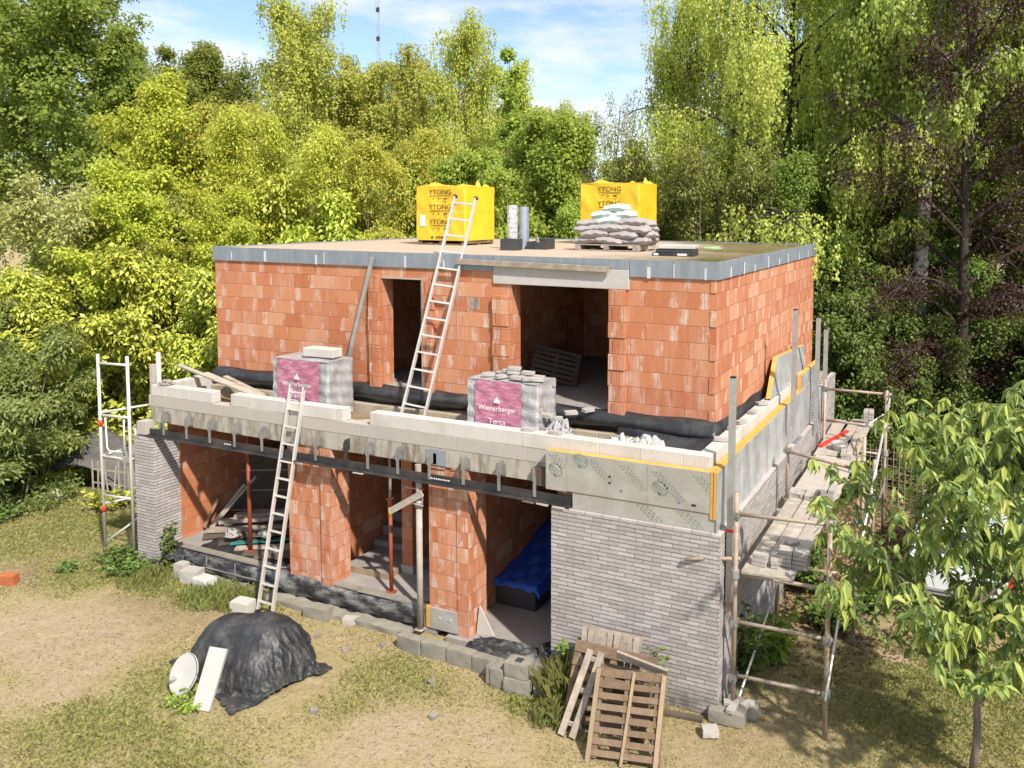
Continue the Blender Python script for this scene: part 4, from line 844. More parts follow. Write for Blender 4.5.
def crumple(w, d, h, seed, nu=34, nv=26, sharp=1.0):
    rr = np.random.RandomState(seed); P_ = rr.rand(12)*6.28
    def f(u, v):
        a = 2*u-1; c = 2*v-1; r = (abs(a)**2.2+abs(c)**2.2)**(1/2.2); e = max(0, 1-r**2.5)
        fold = abs(math.sin(a*6+P_[0]+2*c))*0.35+abs(math.sin(c*7+P_[1]-3*a))*0.3+0.25*abs(math.sin((a+c)*9+P_[2]))
        k = 1/max(1, r)
        return (a*w/2*(0.75+0.25*k)+0.03*math.sin(c*11+P_[3]), c*d/2*(0.75+0.25*k)+0.03*math.sin(a*12+P_[4]), h*(e**0.6)*(0.45+0.6*fold*sharp)+0.008)
    return MB().grid(f, nu, nv)
w = crumple(0.55, 0.35, 0.55, 4).build('plastic_film', M['film'], smooth=True, solid=0.004); w.location = (-2.72, 0.72, ZT); tag(w, 'crumpled clear wrapping film heaped beside the torn brick pack', 'plastic film')
w = crumple(0.5, 0.5, 0.42, 11).build('rubbish_bag', M['bag_green'], smooth=True, solid=0.004); w.location = (-1.72, 0.70, ZT); tag(w, 'pale bluish crumpled bag on the terrace behind the parapet', 'rubbish bag')
w = crumple(0.75, 0.5, 0.46, 15).build('rubbish_bag', M['bag_white'], smooth=True, solid=0.004); w.location = (-1.30, 0.74, ZT); tag(w, 'white crumpled plastic sack with brown stains on the terrace', 'rubbish bag')
w = crumple(1.0, 0.5, 0.09, 18).build('foil_scrap', M['wood_pale'], smooth=True); w.location = (-6.2, 0.75, ZT); tag(w, 'flat pale scrap of board and film on the terrace by the parapet gap', 'scrap')
for i, (p_, q_, lb, m_) in enumerate((((-11.35, 1.15, 3.62), (-8.55, 0.50, 3.38), 'longest pale plank lying slanted over the parapet corner', 'wood_pale'), ((-10.5, 1.05, 3.55), (-8.35, 0.62, 3.30), 'shorter pale plank beside the longest one on the terrace', 'wood_pale'), ((-10.1, 1.15, 3.50), (-8.3, 0.78, 3.22), 'bottom pale plank leaning down onto the terrace floor', 'wood_grey'))):
    c_ = (Vector(p_)+Vector(q_))/2; b = MB(); b.bar(p_, q_, 0.035, 0.10, (0, 0, 1)); w = b.build('plank', M[m_], origin=c_, bevel=0.003); tag(w, lb, 'plank', 'planks on the terrace corner')
w = crumple(0.24, 0.2, 0.09, 22).build('cap_stone', M['concrete'], smooth=True, solid=0.01); w.location = (-10.7, 0.33, 3.44); tag(w, 'small grey lump lying on the parapet corner', 'stone')
b = MB(); b.box(-0.045, -0.045, 0, 0.045, 0.045, 0.75); w = b.build('corner_post', M['wood_pale'], bevel=0.004); w.location = (-11.16, 0.42, 3.02); tag(w, 'short pale post standing up behind the parapet corner', 'post')
b = MB(); b.bar((-7.33, 1.31, 3.70), (-6.76, 1.435, 5.86), 0.075, 0.04, (1, 0, 0)); w = b.build('metal_profile', M['galv'], origin=(-7.33, 1.31, 3.70), bevel=0.003); tag(w, 'long grey metal profile leaning slanted on the orange upper wall', 'metal profile')
# bricks lying along the side parapet
for (y_, x_, rz) in ((1.05, -0.31, 0.3), (1.75, -0.33, 1.4), (2.15, -0.31, 1.2), (2.9, -0.31, 1.5), (3.55, -0.32, 0.9), (4.4, -0.31, 1.3), (5.0, -0.33, 0.2), (5.35, -0.31, 0.1), (5.7, -0.30, -0.1), (5.95, -0.33, 0.2), (6.15, -0.30, 0.0)):
    put_brick(x_, y_, 3.452, rz, 'grey brick lying on the side parapet above the scaffold', 'grey bricks set out along the side parapet')
# leaning yellow-edged insulation board at the back of the side terrace
o = thing('leaning_board', 'foil-faced insulation board with yellow edges leaning on the orange side wall', 'insulation board', (-0.3, 5.6, 3.46), 0)
poly = [(-1.65, 0.02), (-0.55, 0.56), (1.95, 0.44), (1.25, -0.10)]
for nm, x0, th, mt, ins_ in (('foil_face', 0.041, 0.008, 'insul_side', 0.0), ('foam_core', -0.04, 0.08, 'foam', 0.0)):
    b = MB(); b.prism([(x0-0.25*z_, y_, z_) for y_, z_ in poly], (th, 0, 0)); b.build(nm, M[mt], o)
o = thing('leaning_board', 'second foil board with yellow top, lower beside the leaning one', 'insulation board', (-0.13, 6.9, 3.0), 0)
b = MB(); b.box(-0.04, -1.1, 0, 0.035, 0.9, 0.58); b.build('foam_core', M['foam'], o)
b = MB(); b.box(0.036, -1.1, 0, 0.043, 0.9, 0.565); b.build('foil_face', M['insul_side'], o)
# masonry profile posts
for (x_, y_, z0, z1, lb) in ((0.06, 0.26, 1.5, 4.53, 'grey steel profile post clamped at the near brick corner'), (0.06, 4.30, 2.95, 5.0, 'grey steel profile post in front of the leaning insulation board'), (0.06, 6.65, 2.3, 4.6, 'grey steel profile post beside the raised side brickwork'), (0.06, 7.62, 2.3, 4.25, 'farthest and shortest grey steel profile post at the back corner')):
    o = thing('profile_post', lb, 'profile post', (x_, y_, z0), 0, 'upright bricklaying profiles on the side wall')
    b = MB(); h_ = z1-z0; b.box(-0.04, -0.04, 0, 0.04, -0.032, h_); b.box(-0.04, -0.031, 0, -0.032, 0.04, h_); b.box(0.032, -0.031, 0, 0.04, 0.04, h_); b.box(-0.031, 0.032, 0, 0.031, 0.04, h_); b.build('profile', M['galv'], o)
    b = MB(); b.box(-0.035, -0.035, h_, 0.035, 0.035, h_+0.02); b.build('end_cap', M['rubber'], o)
    if z0 < 1.6:
        b = MB(); b.box(-0.055, -0.055, 0.97, 0.055, 0.055, 1.0); b.build('line_clamp', M['red_paint'], o)
        b = MB(); b.box(-0.02, -0.045, -0.12, 0.02, 0.0, 0.12); b.build('foot_bracket', M['rusty'], o)
# ------------------------------------------------------------------ tube scaffold along the side wall
sc = thing('tube_scaffold', 'rusty tube scaffold carrying planks along the grey brick side wall', 'scaffold', (0.17, 0.14, 0))
def tube_part(name, p, q, r=0.024, mat='rusty'):
    b = MB(); b.tube([p, q], r, 8); return b.build(name, M[mat] if isinstance(mat, str) else mat, sc, origin=(0.17, 0.14, 0), smooth=True)
def stdd(x, y, z0, z1, mat='rusty'):
    o = tube_part('standard', (x, y, z0), (x, y, z1), 0.033, mat); return o
for (x, y, z0, z1, m_) in ((0.17, 0.14, 0.22, 3.05, 'rusty'), (1.36, 0.17, 0.0, 2.85, 'rusty'), (0.20, 2.66, 0.0, 2.0, 'rusty'), (0.2, 3.25, 2.0, 2.92, 'rusty'), (1.36, 2.80, 0.0, 3.0, 'rusty'), (0.16, 7.05, 0.0, 3.3, 'rusty'), (1.36, 6.95, 0.0, 3.2, 'rusty'), (1.20, 4.9, 0.0, 2.75, 'rusty'), (1.32, 5.5, 0.0, 2.2, 'rusty')):
    s_ = stdd(x, y, z0, z1, m_)
    b = MB(); b.tube([(x, y, min(z1, 1.95)-0.05), (x, y, min(z1, 1.95)+0.06)], 0.055, 8); b.build('coupler', M['galv'], s_, origin=(0.17, 0.14, 0))
for (p, q) in (((0.10, 0.19, 2.74), (1.42, 0.20, 2.79)), ((0.1, 0.19, 1.28), (1.42, 0.20, 1.30)), ((0.1, 0.19, 0.54), (1.40, 0.20, 0.57)), ((-0.46, -0.07, 2.12), (0.22, 0.19, 2.15)), ((0.14, 3.2, 2.82), (1.45, 2.85, 2.74)), ((0.1, 2.7, 1.9), (1.42, 2.83, 1.9)), ((0.1, 0.22, 1.93), (1.42, 0.24, 1.93)), ((0.1, 5.0, 1.9), (1.4, 5.0, 1.9)), ((0.1, 7.1, 1.9), (1.42, 7.0, 1.9)), ((0.1, 7.1, 3.1), (1.44, 7.0, 3.12)), ((0.1, 7.1, 2.45), (1.44, 7.0, 2.45)), ((1.36, 2.8, 1.3), (1.36, 7.0, 1.3)), ((0.17, 2.66, 1.1), (1.36, 2.8, 1.1))):
    tube_part('ledger', p, q, 0.026)
tube_part('brace', (0.24, 0.20, 0.25), (0.24, 3.0, 1.05), 0.018, 'alu'); tube_part('brace', (1.40, -0.1, 0.65), (1.40, 1.05, 1.45), 0.018, 'alu'); tube_part('brace', (1.42, 2.6, 1.45), (1.42, 6.95, 3.05), 0.022, 'alu'); tube_part('brace', (0.4, 7.0, 1.95), (1.30, 7.05, 2.7), 0.015, 'alu')
for (x, y, z) in ((0.17, 0.14, 2.74), (1.36, 0.17, 2.79), (0.17, 0.14, 1.28), (1.36, 0.17, 1.30), (0.17, 0.14, 0.54), (1.36, 0.17, 0.57), (0.2, 3.22, 2.82), (1.36, 2.82, 2.75), (1.36, 6.98, 3.11), (0.16, 7.07, 3.1), (1.36, 6.98, 2.45)):
    b = MB(); b.box(x-0.045, y-0.05, z-0.05, x+0.045, y+0.075, z+0.05, j=0.008); b.tube([(x+0.03, y-0.08, z), (x+0.03, y+0.08, z)], 0.012, 6); b.build('coupler', M['bracket'], sc, origin=(0.17, 0.14, 0))
def board(name, label, x0, y0, x1, y1, z, m_, group=None, t=0.04, rz=0.0, cat='plank'):
    b = MB(); b.box(-(x1-x0)/2, -(y1-y0)/2, 0, (x1-x0)/2, (y1-y0)/2, t, j=0.006); w = b.build(name, M[m_], bevel=0.004); w.location = ((x0+x1)/2, (y0+y1)/2, z); w.rotation_euler = (0, 0, rz)
    return tag(w, label, cat, group)
G_P = 'planks laid on the tube scaffold'
board('scaffold_plank', 'near scaffold plank lying closest to the grey brick wall', 0.22, 0.17, 0.44, 4.0, 1.956, 'wood_pale', G_P, rz=0.01)
board('scaffold_plank', 'near scaffold plank between the two others, loose bricks on it', 0.455, 0.18, 0.68, 3.9, 1.956, 'wood_pale', G_P)
board('scaffold_plank', 'near scaffold plank on the lawn side, brick stack at its end', 0.695, 0.20, 0.93, 4.1, 1.956, 'mortar_board', G_P, rz=-0.008)
board('mortar_board', 'wide mortar-splashed board lying across the scaffold planks', 0.21, 3.75, 0.94, 5.95, 2.0, 'mortar_board', None, 0.03, cat='board')
for i, (x0, x1, y0, y1, rz, lb) in enumerate(((0.12, 0.36, 5.9, 9.0, 0.02, 'far scaffold plank beside the raised side brickwork'), (0.40, 0.62, 6.0, 9.2, -0.03, 'far scaffold plank under the red spirit level'), (0.66, 0.90, 5.9, 9.1, 0.015, 'far scaffold plank on the tree side of the scaffold'))): board('scaffold_plank', lb, x0, y0, x1, y1, 2.0, 'wood_pale', G_P, rz=rz)
b = MB(); b.box(-0.045, -0.75, 0, 0.045, 0.75, 0.03); w = b.build('spirit_level', M['red_paint'], bevel=0.004); w.location = (0.34, 7.2, 2.05); w.rotation_euler = (0, 0.1, -0.22); tag(w, 'long red spirit level lying on the far scaffold planks', 'spirit level')
board('timber_batten', 'narrow fresh timber batten on the far scaffold planks', 0.83, 6.2, 0.87, 7.5, 2.045, 'wood_new', None, 0.03, 0.05, 'batten')
G_S = 'grey bricks stacked on the scaffold'
def stack(x, y, z, nx, ny, nz, rz, where, group):
    for k in range(nz):
        for i in range(nx):
            for j in range(ny):
                dx = (i-(nx-1)/2)*0.105+rnd.uniform(-0.006, 0.006); dy = (j-(ny-1)/2)*0.205+rnd.uniform(-0.008, 0.008)
                put_brick(x+dx*math.cos(rz)-dy*math.sin(rz), y+dx*math.sin(rz)+dy*math.cos(rz), z+k*0.057, rz+math.pi/2+rnd.uniform(-0.04, 0.04), where, group)
stack(0.83, 0.62, 1.998, 2, 2, 4, 1.57, 'grey brick of the tall stack at the near end of the scaffold', 'tall brick stack on the scaffold')
stack(0.42, 0.44, 1.998, 1, 1, 3, 1.5, 'grey brick of the small pile by the wall on the near plank', 'small brick pile on the near plank')
stack(0.60, 0.50, 1.998, 1, 1, 2, 0.2, 'grey brick of the pair in the middle of the near plank', 'brick pair on the near plank')
put_brick(0.66, 1.35, 1.998, 0.9, 'single tilted grey brick alone in the middle of the near plank', 'single bricks on the scaffold', 0.2)
stack(0.28, 3.55, 1.998, 2, 2, 1, 0.1, 'grey brick of the flat pair against the wall', 'flat bricks by the mortar board'); stack(0.54, 3.6, 1.998, 2, 2, 1, 0.0, 'dark grey brick of the middle flat group', 'flat bricks beside the mortar board'); stack(0.83, 3.5, 1.998, 2, 2, 4, 0.0, 'grey brick of the square stack before the mortar board', 'square brick stack on the scaffold')
stack(0.75, 6.05, 2.03, 2, 2, 2, 0.1, 'grey brick of the low stack on the mortar board', 'low brick stack on the mortar board')
stack(0.84, 8.7, 2.041, 2, 2, 6, 0.1, 'grey brick of the tall stack at the far scaffold end', 'far brick stack on the scaffold')
o = thing('mortar_tub', 'small grey mortar tub standing on the mortar board', 'tub', (0.55, 6.5, 2.041), 0.2)
b = MB(); b.grid(lambda u, v: ((0.13+0.03*v)*math.cos(u*6.2832), (0.18+0.03*v)*math.sin(u*6.2832), v*0.13), 20, 3); b.build('shell', M['galv'], o, smooth=True, solid=0.008)
b = MB(); b.grid(lambda u, v: (0.145*v*math.cos(u*6.2832), 0.195*v*math.sin(u*6.2832), 0.085+0.01*math.sin(u*12)), 16, 3); b.build('mortar', M['rubble'], o, smooth=True)
# pad under the near standard
def cblock(label, x, y, z, lx, ly, h, rz=0.0, m_='rubble', group=None, name='concrete_block', hollow=False, tilt=0.0):
    b = MB(); rough_box(b, 0, 0, h/2, lx, ly, h, x*1.7+y, 0.014 if m_ != 'white_stone' else 0.006); w = b.build(name, M[m_], smooth=True, sharp=38); w.location = (x, y, z); w.rotation_euler = (tilt, 0, rz)
    if hollow:
        c = MB(); c.box(-lx*0.14, -ly*0.2, h-0.012, lx*0.14, ly*0.2, h+0.012); c.build('core_hole_shade', M['dark_paint'], w)  # dark plate on the block, draws the shade inside the hole
    return tag(w, label, 'concrete block', group)
cblock('concrete block under the scaffold foot, nearer the lawn', 0.14, 0.0, 0, 0.48, 0.22, 0.17, 0.05, group='blocks under the scaffold foot'); cblock('concrete block under the scaffold foot, nearer the wall', 0.28, 0.24, 0, 0.44, 0.22, 0.17, 0.02, group='blocks under the scaffold foot')
put_brick(0.16, 0.10, 0.172, 0.3, 'grey brick directly beneath the rusty scaffold tube', 'bricks on the scaffold pad'); put_brick(0.20, -0.02, 0.172, 1.5, 'grey brick on the pad edge before the scaffold tube', 'bricks on the scaffold pad'); put_brick(0.36, 0.16, 0.172, 1.2, 'grey brick on the pad behind the scaffold tube', 'bricks on the scaffold pad')
cblock('small grey brick-sized block lying alone on the ground before the brick corner', 0.02, -0.40, 0, 0.21, 0.16, 0.11, 0.5, 'loose_brick', None, 'stray_block')
# rubble and curb blocks along the front
G_C = 'concrete curb blocks before the garage opening'
for i, (x, y, rz, lb) in enumerate(((-4.72, -0.30, -0.1, 'chipped curb block at the post end of the row'), (-4.26, -0.30, 0.05, 'curb block second from the post end of the row'), (-3.80, -0.31, 0.0, 'mossy curb block third from the post end'), (-3.34, -0.33, -0.03, 'earth-stained curb block in the middle of the row'), (-2.88, -0.34, 0.04, 'curb block behind the hollow stacked blocks'), (-2.45, -0.22, 0.1, 'curb block at the grass tuft end of the row'))): cblock(lb, x, y, -0.02, 0.45, 0.16, 0.24, rz, 'rubble', G_C)
G_H = 'hollow concrete blocks piled by the curb'
cblock('hollow concrete block on top of the pile by the grass tuft', -2.72, -0.50, 0.20, 0.36, 0.26, 0.20, 0.05, 'rubble', G_H, 'hollow_block', True); cblock('hollow concrete block carrying the top block', -2.70, -0.52, -0.01, 0.40, 0.28, 0.205, 0.1, 'rubble', G_H, 'hollow_block'); cblock('upright hollow block beside the pile', -3.02, -0.50, -0.01, 0.22, 0.26, 0.26, 0.0, 'rubble', G_H, 'hollow_block'); cblock('thin upright slab at the end of the pile', -3.17, -0.48, -0.01, 0.07, 0.26, 0.28, 0.0, 'rubble', G_H, 'hollow_block'); cblock('low broken block leaning in the grass tuft', -2.38, -0.44, -0.02, 0.22, 0.24, 0.16, 0.3, 'rubble', G_H, 'hollow_block')
G_R = 'pale blocks lying along the foundation'
for (x, y, lx, ly, h, rz, m_, lb) in ((-10.05, 0.0, 0.22, 0.18, 0.30, 0.1, 'aac_damp', 'upright pale block beside the leafy weed at the pillar'), (-9.72, -0.05, 0.34, 0.26, 0.26, 0.2, 'aac_damp', 'damp pale block second from the pillar'), (-9.30, -0.15, 0.36, 0.26, 0.22, -0.1, 'aac', 'white block third from the pillar'), (-6.75, -0.10, 0.46, 0.20, 0.20, 0.05, 'rubble', 'long chipped block lying past the ladder foot'), (-6.1, 0.0, 0.34, 0.16, 0.10, 0.3, 'aac_damp', 'flat broken pale piece before the foil wall')): cblock(lb, x, y, -0.02, lx, ly, h, rz, m_, G_R, 'pale_block')
cblock('clean white block beside the ladder foot', -7.98, -0.52, -0.01, 0.34, 0.25, 0.22, 0.1, 'white_stone', None, 'white_block')
w = crumple(2.2, 1.3, 0.05, 39, 50, 34).build('floor_foil', M['foil_black'], smooth=True); w.location = (-9.0, 1.0, 0.421); tag(w, 'black foil spread under the timber in the first room', 'plastic foil')
w = crumple(1.5, 0.5, 0.16, 31, 60, 24).build('crumpled_foil', M['bitumen'], smooth=True, solid=0.006); w.location = (-3.2, 0.12, 0.07); tag(w, 'crumpled black foil lying along the garage threshold', 'plastic foil')
w = crumple(0.5, 0.4, 0.30, 33).build('crumpled_foil', M['foil_black'], smooth=True, solid=0.006); w.location = (-2.58, 0.22, 0.07); tag(w, 'bunched black foil against the brick facade edge', 'plastic foil')
w = crumple(0.5, 0.34, 0.05, 36).build('crumpled_foil', M['foil_black'], smooth=True, solid=0.006); w.location = (-10.35, 0.18, 0.36); w.rotation_euler = (0.5, 0.1, 0); tag(w, 'black foil scrap hanging over the floor edge by the pillar', 'plastic foil')
b = MB(); b.prism([(-4.0, 0.40, 0.08), (-3.72, 0.46, 0.08), (-3.98, 0.46, 0.52)], (0.01, 0.02, 0)); w = b.build('board_offcut', M['aac_damp']); tag(w, 'pale triangular board offcut leaning on the clay pier', 'offcut')
b = MB(); b.box(-0.6, -0.05, 0, 0.6, 0.05, 0.04, j=0.005); w = b.build('plank', M['wood_dark']); w.location = (-0.75, -0.22, 0.0); w.rotation_euler = (0, 0, 0.12); tag(w, 'old plank lying on the ground before the brick facade', 'plank')
# ------------------------------------------------------------------ props and things inside the ground floor
G_T = 'adjustable steel props under the slab'
def prop(label, x, y, z0, z1, lower, upper, collar, rl, ru, zc):
    o = thing('steel_prop', label, 'steel prop', (x, y, z0), 0, G_T); h_ = z1-z0
    b = MB(); b.tube([(0, 0, 0.012), (0, 0, zc)], rl, 10); b.build('outer_tube', M[lower], o, smooth=True)
    b = MB(); b.tube([(0, 0, zc), (0, 0, h_-0.01)], ru, 10); b.build('inner_tube', M[upper], o, smooth=True)
    b = MB(); b.tube([(0, 0, zc-0.12), (0, 0, zc+0.03)], rl*1.3, 10); b.build('collar', M[collar], o, smooth=True)
    b = MB(); b.tube([(-0.10, 0.02, zc-0.02), (0.09, -0.03, zc+0.04)], 0.009, 6); b.build('pin', M['rusty'], o)
    b = MB(); b.box(-0.07, -0.07, 0, 0.07, 0.07, 0.012); b.build('base_plate', M[lower], o)
    b = MB(); b.box(-0.07, -0.07, h_-0.01, 0.07, 0.07, h_); b.build('head_plate', M[lower], o)
    return o
prop('red-brown steel prop among the timber in the first room', -8.97, 0.60, 0.47, 2.74, 'prop', 'prop', 'prop', 0.036, 0.030, 1.9)
p2 = prop('thin red prop with yellow collar before the stairs', -5.62, 0.38, 0.455, 2.74, 'prop', 'rusty', 'prop', 0.032, 0.024, 1.55)
b = MB(); b.tube([(0, 0, 1.28), (0, 0, 1.46)], 0.036, 10); b.build('yellow_sleeve', M['yellow_paint'], p2, smooth=True)
p3 = prop('thick pale grey post with a clamped board at the foil wall end', -4.86, 0.12, 0.10, 2.52, 'wood_pale', 'wood_pale', 'galv', 0.05, 0.05, 2.1)
b = MB(); b.bar((-0.50, -0.08, 1.86), (0.12, -0.08, 2.24), 0.10, 0.022, (0, 0, 1)); b.build('clamped_board', M['wood_pale'], p3)
b = MB(); b.tube([(-0.22, -0.03, 2.27), (0.1, -0.03, 2.28)], 0.012, 6); b.build('clamp', M['rusty'], p3)
b = MB(); b.tube([(-0.18, -0.06, 2.05), (0.12, -0.06, 2.03)], 0.01, 6); b.build('clamp', M['rusty'], p3)
b = MB(); b.tube([(-4.90, 0.16, 2.54), (-4.90, 0.16, 2.74)], 0.05, 10); w = b.build('post_head', M['wood_pale'], origin=(-4.9, 0.16, 2.54)); tag(w, 'short grey post end showing between steel beam and slab', 'post')
# timber heap and panel in the first room
for i, (p_, q_, w_, t_, m_, lb) in enumerate((((-10.45, 0.95, 0.48), (-8.0, 2.6, 0.52), 0.2, 0.05, 'wood_grey', 'bottom grey plank of the timber heap'), ((-10.3, 0.85, 0.55), (-7.8, 2.3, 0.58), 0.18, 0.06, 'wood_grey', 'thick grey plank of the timber heap'), ((-10.35, 1.15, 0.60), (-7.9, 2.75, 0.65), 0.2, 0.05, 'wood_dark', 'dark plank across the timber heap'), ((-10.2, 1.0, 0.68), (-8.2, 2.4, 0.72), 0.14, 0.07, 'wood_grey', 'top grey beam of the timber heap'), ((-9.3, 0.55, 0.47), (-7.5, 1.7, 0.47), 0.16, 0.04, 'wood_grey', 'low plank on the floor edge nearest the ladder'), ((-9.0, 0.45, 0.46), (-7.5, 1.35, 0.47), 0.15, 0.04, 'wood_dark', 'dark low plank on the floor beside the red prop'), ((-8.7, 0.42, 0.46), (-7.5, 1.1, 0.46), 0.12, 0.04, 'wood_pallet', 'brown slat on the floor before the clay pier'), ((-10.62, 1.0, 0.5), (-10.5, 1.25, 1.02), 0.1, 0.03, 'wood_new', 'short fresh plank upright in the room corner'), ((-10.5, 1.05, 0.5), (-10.15, 1.6, 1.25), 0.09, 0.03, 'wood_pale', 'pale slat leaning out of the timber heap'), ((-10.4, 0.95, 0.5), (-9.95, 1.7, 1.40), 0.06, 0.03, 'wood_pale', 'thin pale slat leaning highest from the timber heap'), ((-9.5, 0.62, 0.5), (-8.4, 1.4, 0.53), 0.1, 0.03, 'teal', 'teal plastic strip among the timber'), ((-10.3, 0.7, 0.47), (-8.9, 2.0, 0.50), 0.22, 0.05, 'wood_dark', 'dark plank along the room corner'), ((-9.8, 0.62, 0.46), (-8.0, 2.2, 0.48), 0.2, 0.04, 'wood_dark', 'dark wide plank under the papers'), ((-8.6, 0.7, 0.50), (-7.5, 1.9, 0.52), 0.18, 0.05, 'wood_grey', 'grey plank behind the red prop'), ((-8.3, 0.5, 0.50), (-7.45, 1.5, 0.55), 0.14, 0.05, 'wood_dark', 'dark plank crossing behind the ladder'), ((-10.1, 1.3, 0.72), (-7.6, 2.9, 0.86), 0.2, 0.06, 'wood_grey', 'uppermost plank sloping over the timber heap'), ((-9.6, 0.9, 0.55), (-7.5, 2.3, 0.60), 0.22, 0.06, 'wood_dark', 'dark thick plank in the heap middle'))):
    c_ = (Vector(p_)+Vector(q_))/2; b = MB(); b.bar(p_, q_, w_, t_, (-(q_[1]-p_[1]), q_[0]-p_[0], 0.01)); w = b.build('timber', M[m_], origin=c_, bevel=0.003); tag(w, lb, 'timber', 'timber heaped in the first room')
for i, (x, y, lb) in enumerate(((-9.55, 0.72, 'crumpled white paper on the timber heap'), (-9.0, 1.0, 'second crumpled white paper behind the red prop'))):
    w = crumple(0.22, 0.2, 0.16, 50+i, 16, 12).build('paper', M['bag_white'], smooth=True); w.location = (x, y, 0.60); tag(w, lb, 'paper', 'papers in the first room')
o = thing('formwork_panel', 'dark framed formwork panel leaning in the first room', 'formwork panel', (-9.75, 2.3, 0.6), 0.5)
R_ = Matrix.Rotation(math.radians(-18), 4, 'X')
b = MB(); b.box(-1.3, -0.02, 0, 1.3, 0.02, 1.15); b.v = [tuple(R_ @ Vector(v)) for v in b.v]; b.build('panel', M['wood_dark'], o)
b = MB()
for x0, z0, x1, z1 in ((-1.34, 0, -1.301, 1.19), (1.301, 0, 1.34, 1.19), (-1.3, 1.152, 1.3, 1.19), (-1.3, -0.04, 1.3, -0.002)): b.box(x0, -0.04, z0, x1, 0.04, z1)
for z_ in (0.35, 0.75): b.box(-1.3, -0.034, z_, 1.3, -0.0205, z_+0.03)
b.v = [tuple(R_ @ Vector(v)) for v in b.v]; b.build('frame', M['wood_grey'], o)
# crate under a blue tarpaulin in the garage
o = thing('covered_crate', 'dark crate under a creased blue tarpaulin in the garage opening', 'covered crate', (-3.85, 2.6, 0.078), 0)
b = MB(); b.box(-0.42, -1.15, 0.0, 0.33, 1.6, 0.40); b.build('crate', M['dark_paint'], o, bevel=0.01)
def tarp(u, v):
    a = -0.44+u*0.86; c_ = -1.20+v*3.0; ex = max(0, a-0.34)*1.0; e2 = max(0, -1.15-c_)
    z = 0.415+0.20*max(0, v-0.05)**0.8+0.32*math.exp(-((a+0.2)/0.5)**2-((c_-0.9)/0.9)**2)+0.035*abs(math.sin(a*6+c_*3))*v+0.02*abs(math.sin(c_*7-a*5))+0.012*math.sin(a*23+c_*11)-min(ex*3.0, 0.26)*(0.8+0.3*math.sin(c_*7))-e2*1.5
    return (a, c_+0.01*math.sin(a*20), z)
b = MB(); b.grid(tarp, 60, 80); b.build('tarpaulin', M['tarp_blue'], o, smooth=True, solid=0.006)
# pallet inside the upper storey
pp = wood_pallet('pallet', 'dark wooden pallet leaning inside the upper window opening', 'pallet', 1.2, 0.9, 7, M['wood_dark'], seed=8, gaps=0.62); pp.location = (-3.98, 3.05, 3.88); pp.rotation_euler = (math.radians(58), 0.25, 0.5); pp.scale = (0.72, 0.72, 0.72)
# ------------------------------------------------------------------ pallets leaning on the facade
G_W = 'wooden pallets leaning on the brick facade'
def lean(o, base, lean_deg, rz, spin=0.0, scale=1.0):
    # stands on its lower long edge and tilts back towards the wall
    o.matrix_world = Matrix.Translation(base) @ Matrix.Rotation(rz, 4, 'Z') @ Matrix.Rotation(math.radians(90-lean_deg), 4, 'X') @ Matrix.Rotation(spin, 4, 'Z') @ Matrix.Scale(scale, 4)
o = wood_pallet('pallet', 'weathered grey pallet standing rearmost against the brick facade', 'pallet', 0.92, 1.15, 1, M['wood_grey'], G_W, 12, 0.12)
for k in range(9):
    b = MB(); x_ = -0.46+(k+0.5)*0.102; b.box(x_-0.040, -0.56, 0.125, x_+0.040, 0.575, 0.143, j=0.005); b.build('deck_board', M['wood_grey'], o)
lean(o, (-1.40, -0.36, 0.48), 16, 0.04, 0, 0.92)
o = wood_pallet('pallet', 'large brown pallet leaning between the rear and front ones', 'pallet', 1.25, 1.12, 6, M['wood_pallet'], G_W, 14, 0.66)
lean(o, (-1.26, -0.64, 0.42), 26, 0.02, 0, 0.90)
o = wood_pallet('pallet', 'front brown pallet with wide gaps between its boards', 'pallet', 0.88, 1.02, 8, M['wood_pallet'], G_W, 15, 0.56)
for x_ in (-0.42, 0.0, 0.42):
    b = MB(); b.bar((x_-0.02, -0.56, 0.138), (x_+(0.03 if x_ else 0.07), 0.49, 0.138), 0.055 if x_ else 0.035, 0.024, (1, 0, 0)); b.build('front_batten', M['wood_new'], o)
lean(o, (-0.83, -1.10, 0.43), 30, 0.14, 0.05)
o = thing('slat_frame', 'narrow grey frame of two slats leaning on the brown pallets', 'slat frame', (-1.58, -1.24, 0.02), 0, None)
for s_ in (-0.10, 0.06):
    b = MB(); b.bar((s_*1.0-0.02, 0, 0), (s_+0.16, 0.52, 0.92), 0.085, 0.03, (1, 0, 0)); b.build('slat', M['wood_grey'], o)
for z_, k in ((0.12, 0.12), (0.48, 0.5), (0.82, 0.88)):
    b = MB(); b.bar((-0.15+0.16*k, 0.52*k+0.03, z_), (0.11+0.16*k, 0.52*k+0.03, z_), 0.05, 0.03, (0, 0, 1)); b.build('cross_slat', M['wood_pale'], o)
b = MB(); b.bar((-1.14, -0.74, 0.98), (-0.46, -0.70, 0.86), 0.12, 0.035, (0, -0.4, 1)); w = b.build('plank', M['wood_grey'], origin=(-0.65, -0.65, 1.05), bevel=0.003); tag(w, 'short grey plank lying across the top of the front pallet', 'plank')
b = MB(); b.bar((-0.50, -0.95, 0.0), (-0.50, -0.66, 0.84), 0.045, 0.03, (1, 0, 0)); w = b.build('batten', M['wood_new'], origin=(-0.33, -0.8, 0.5)); tag(w, 'thin fresh batten standing at the right edge of the pallets', 'batten')
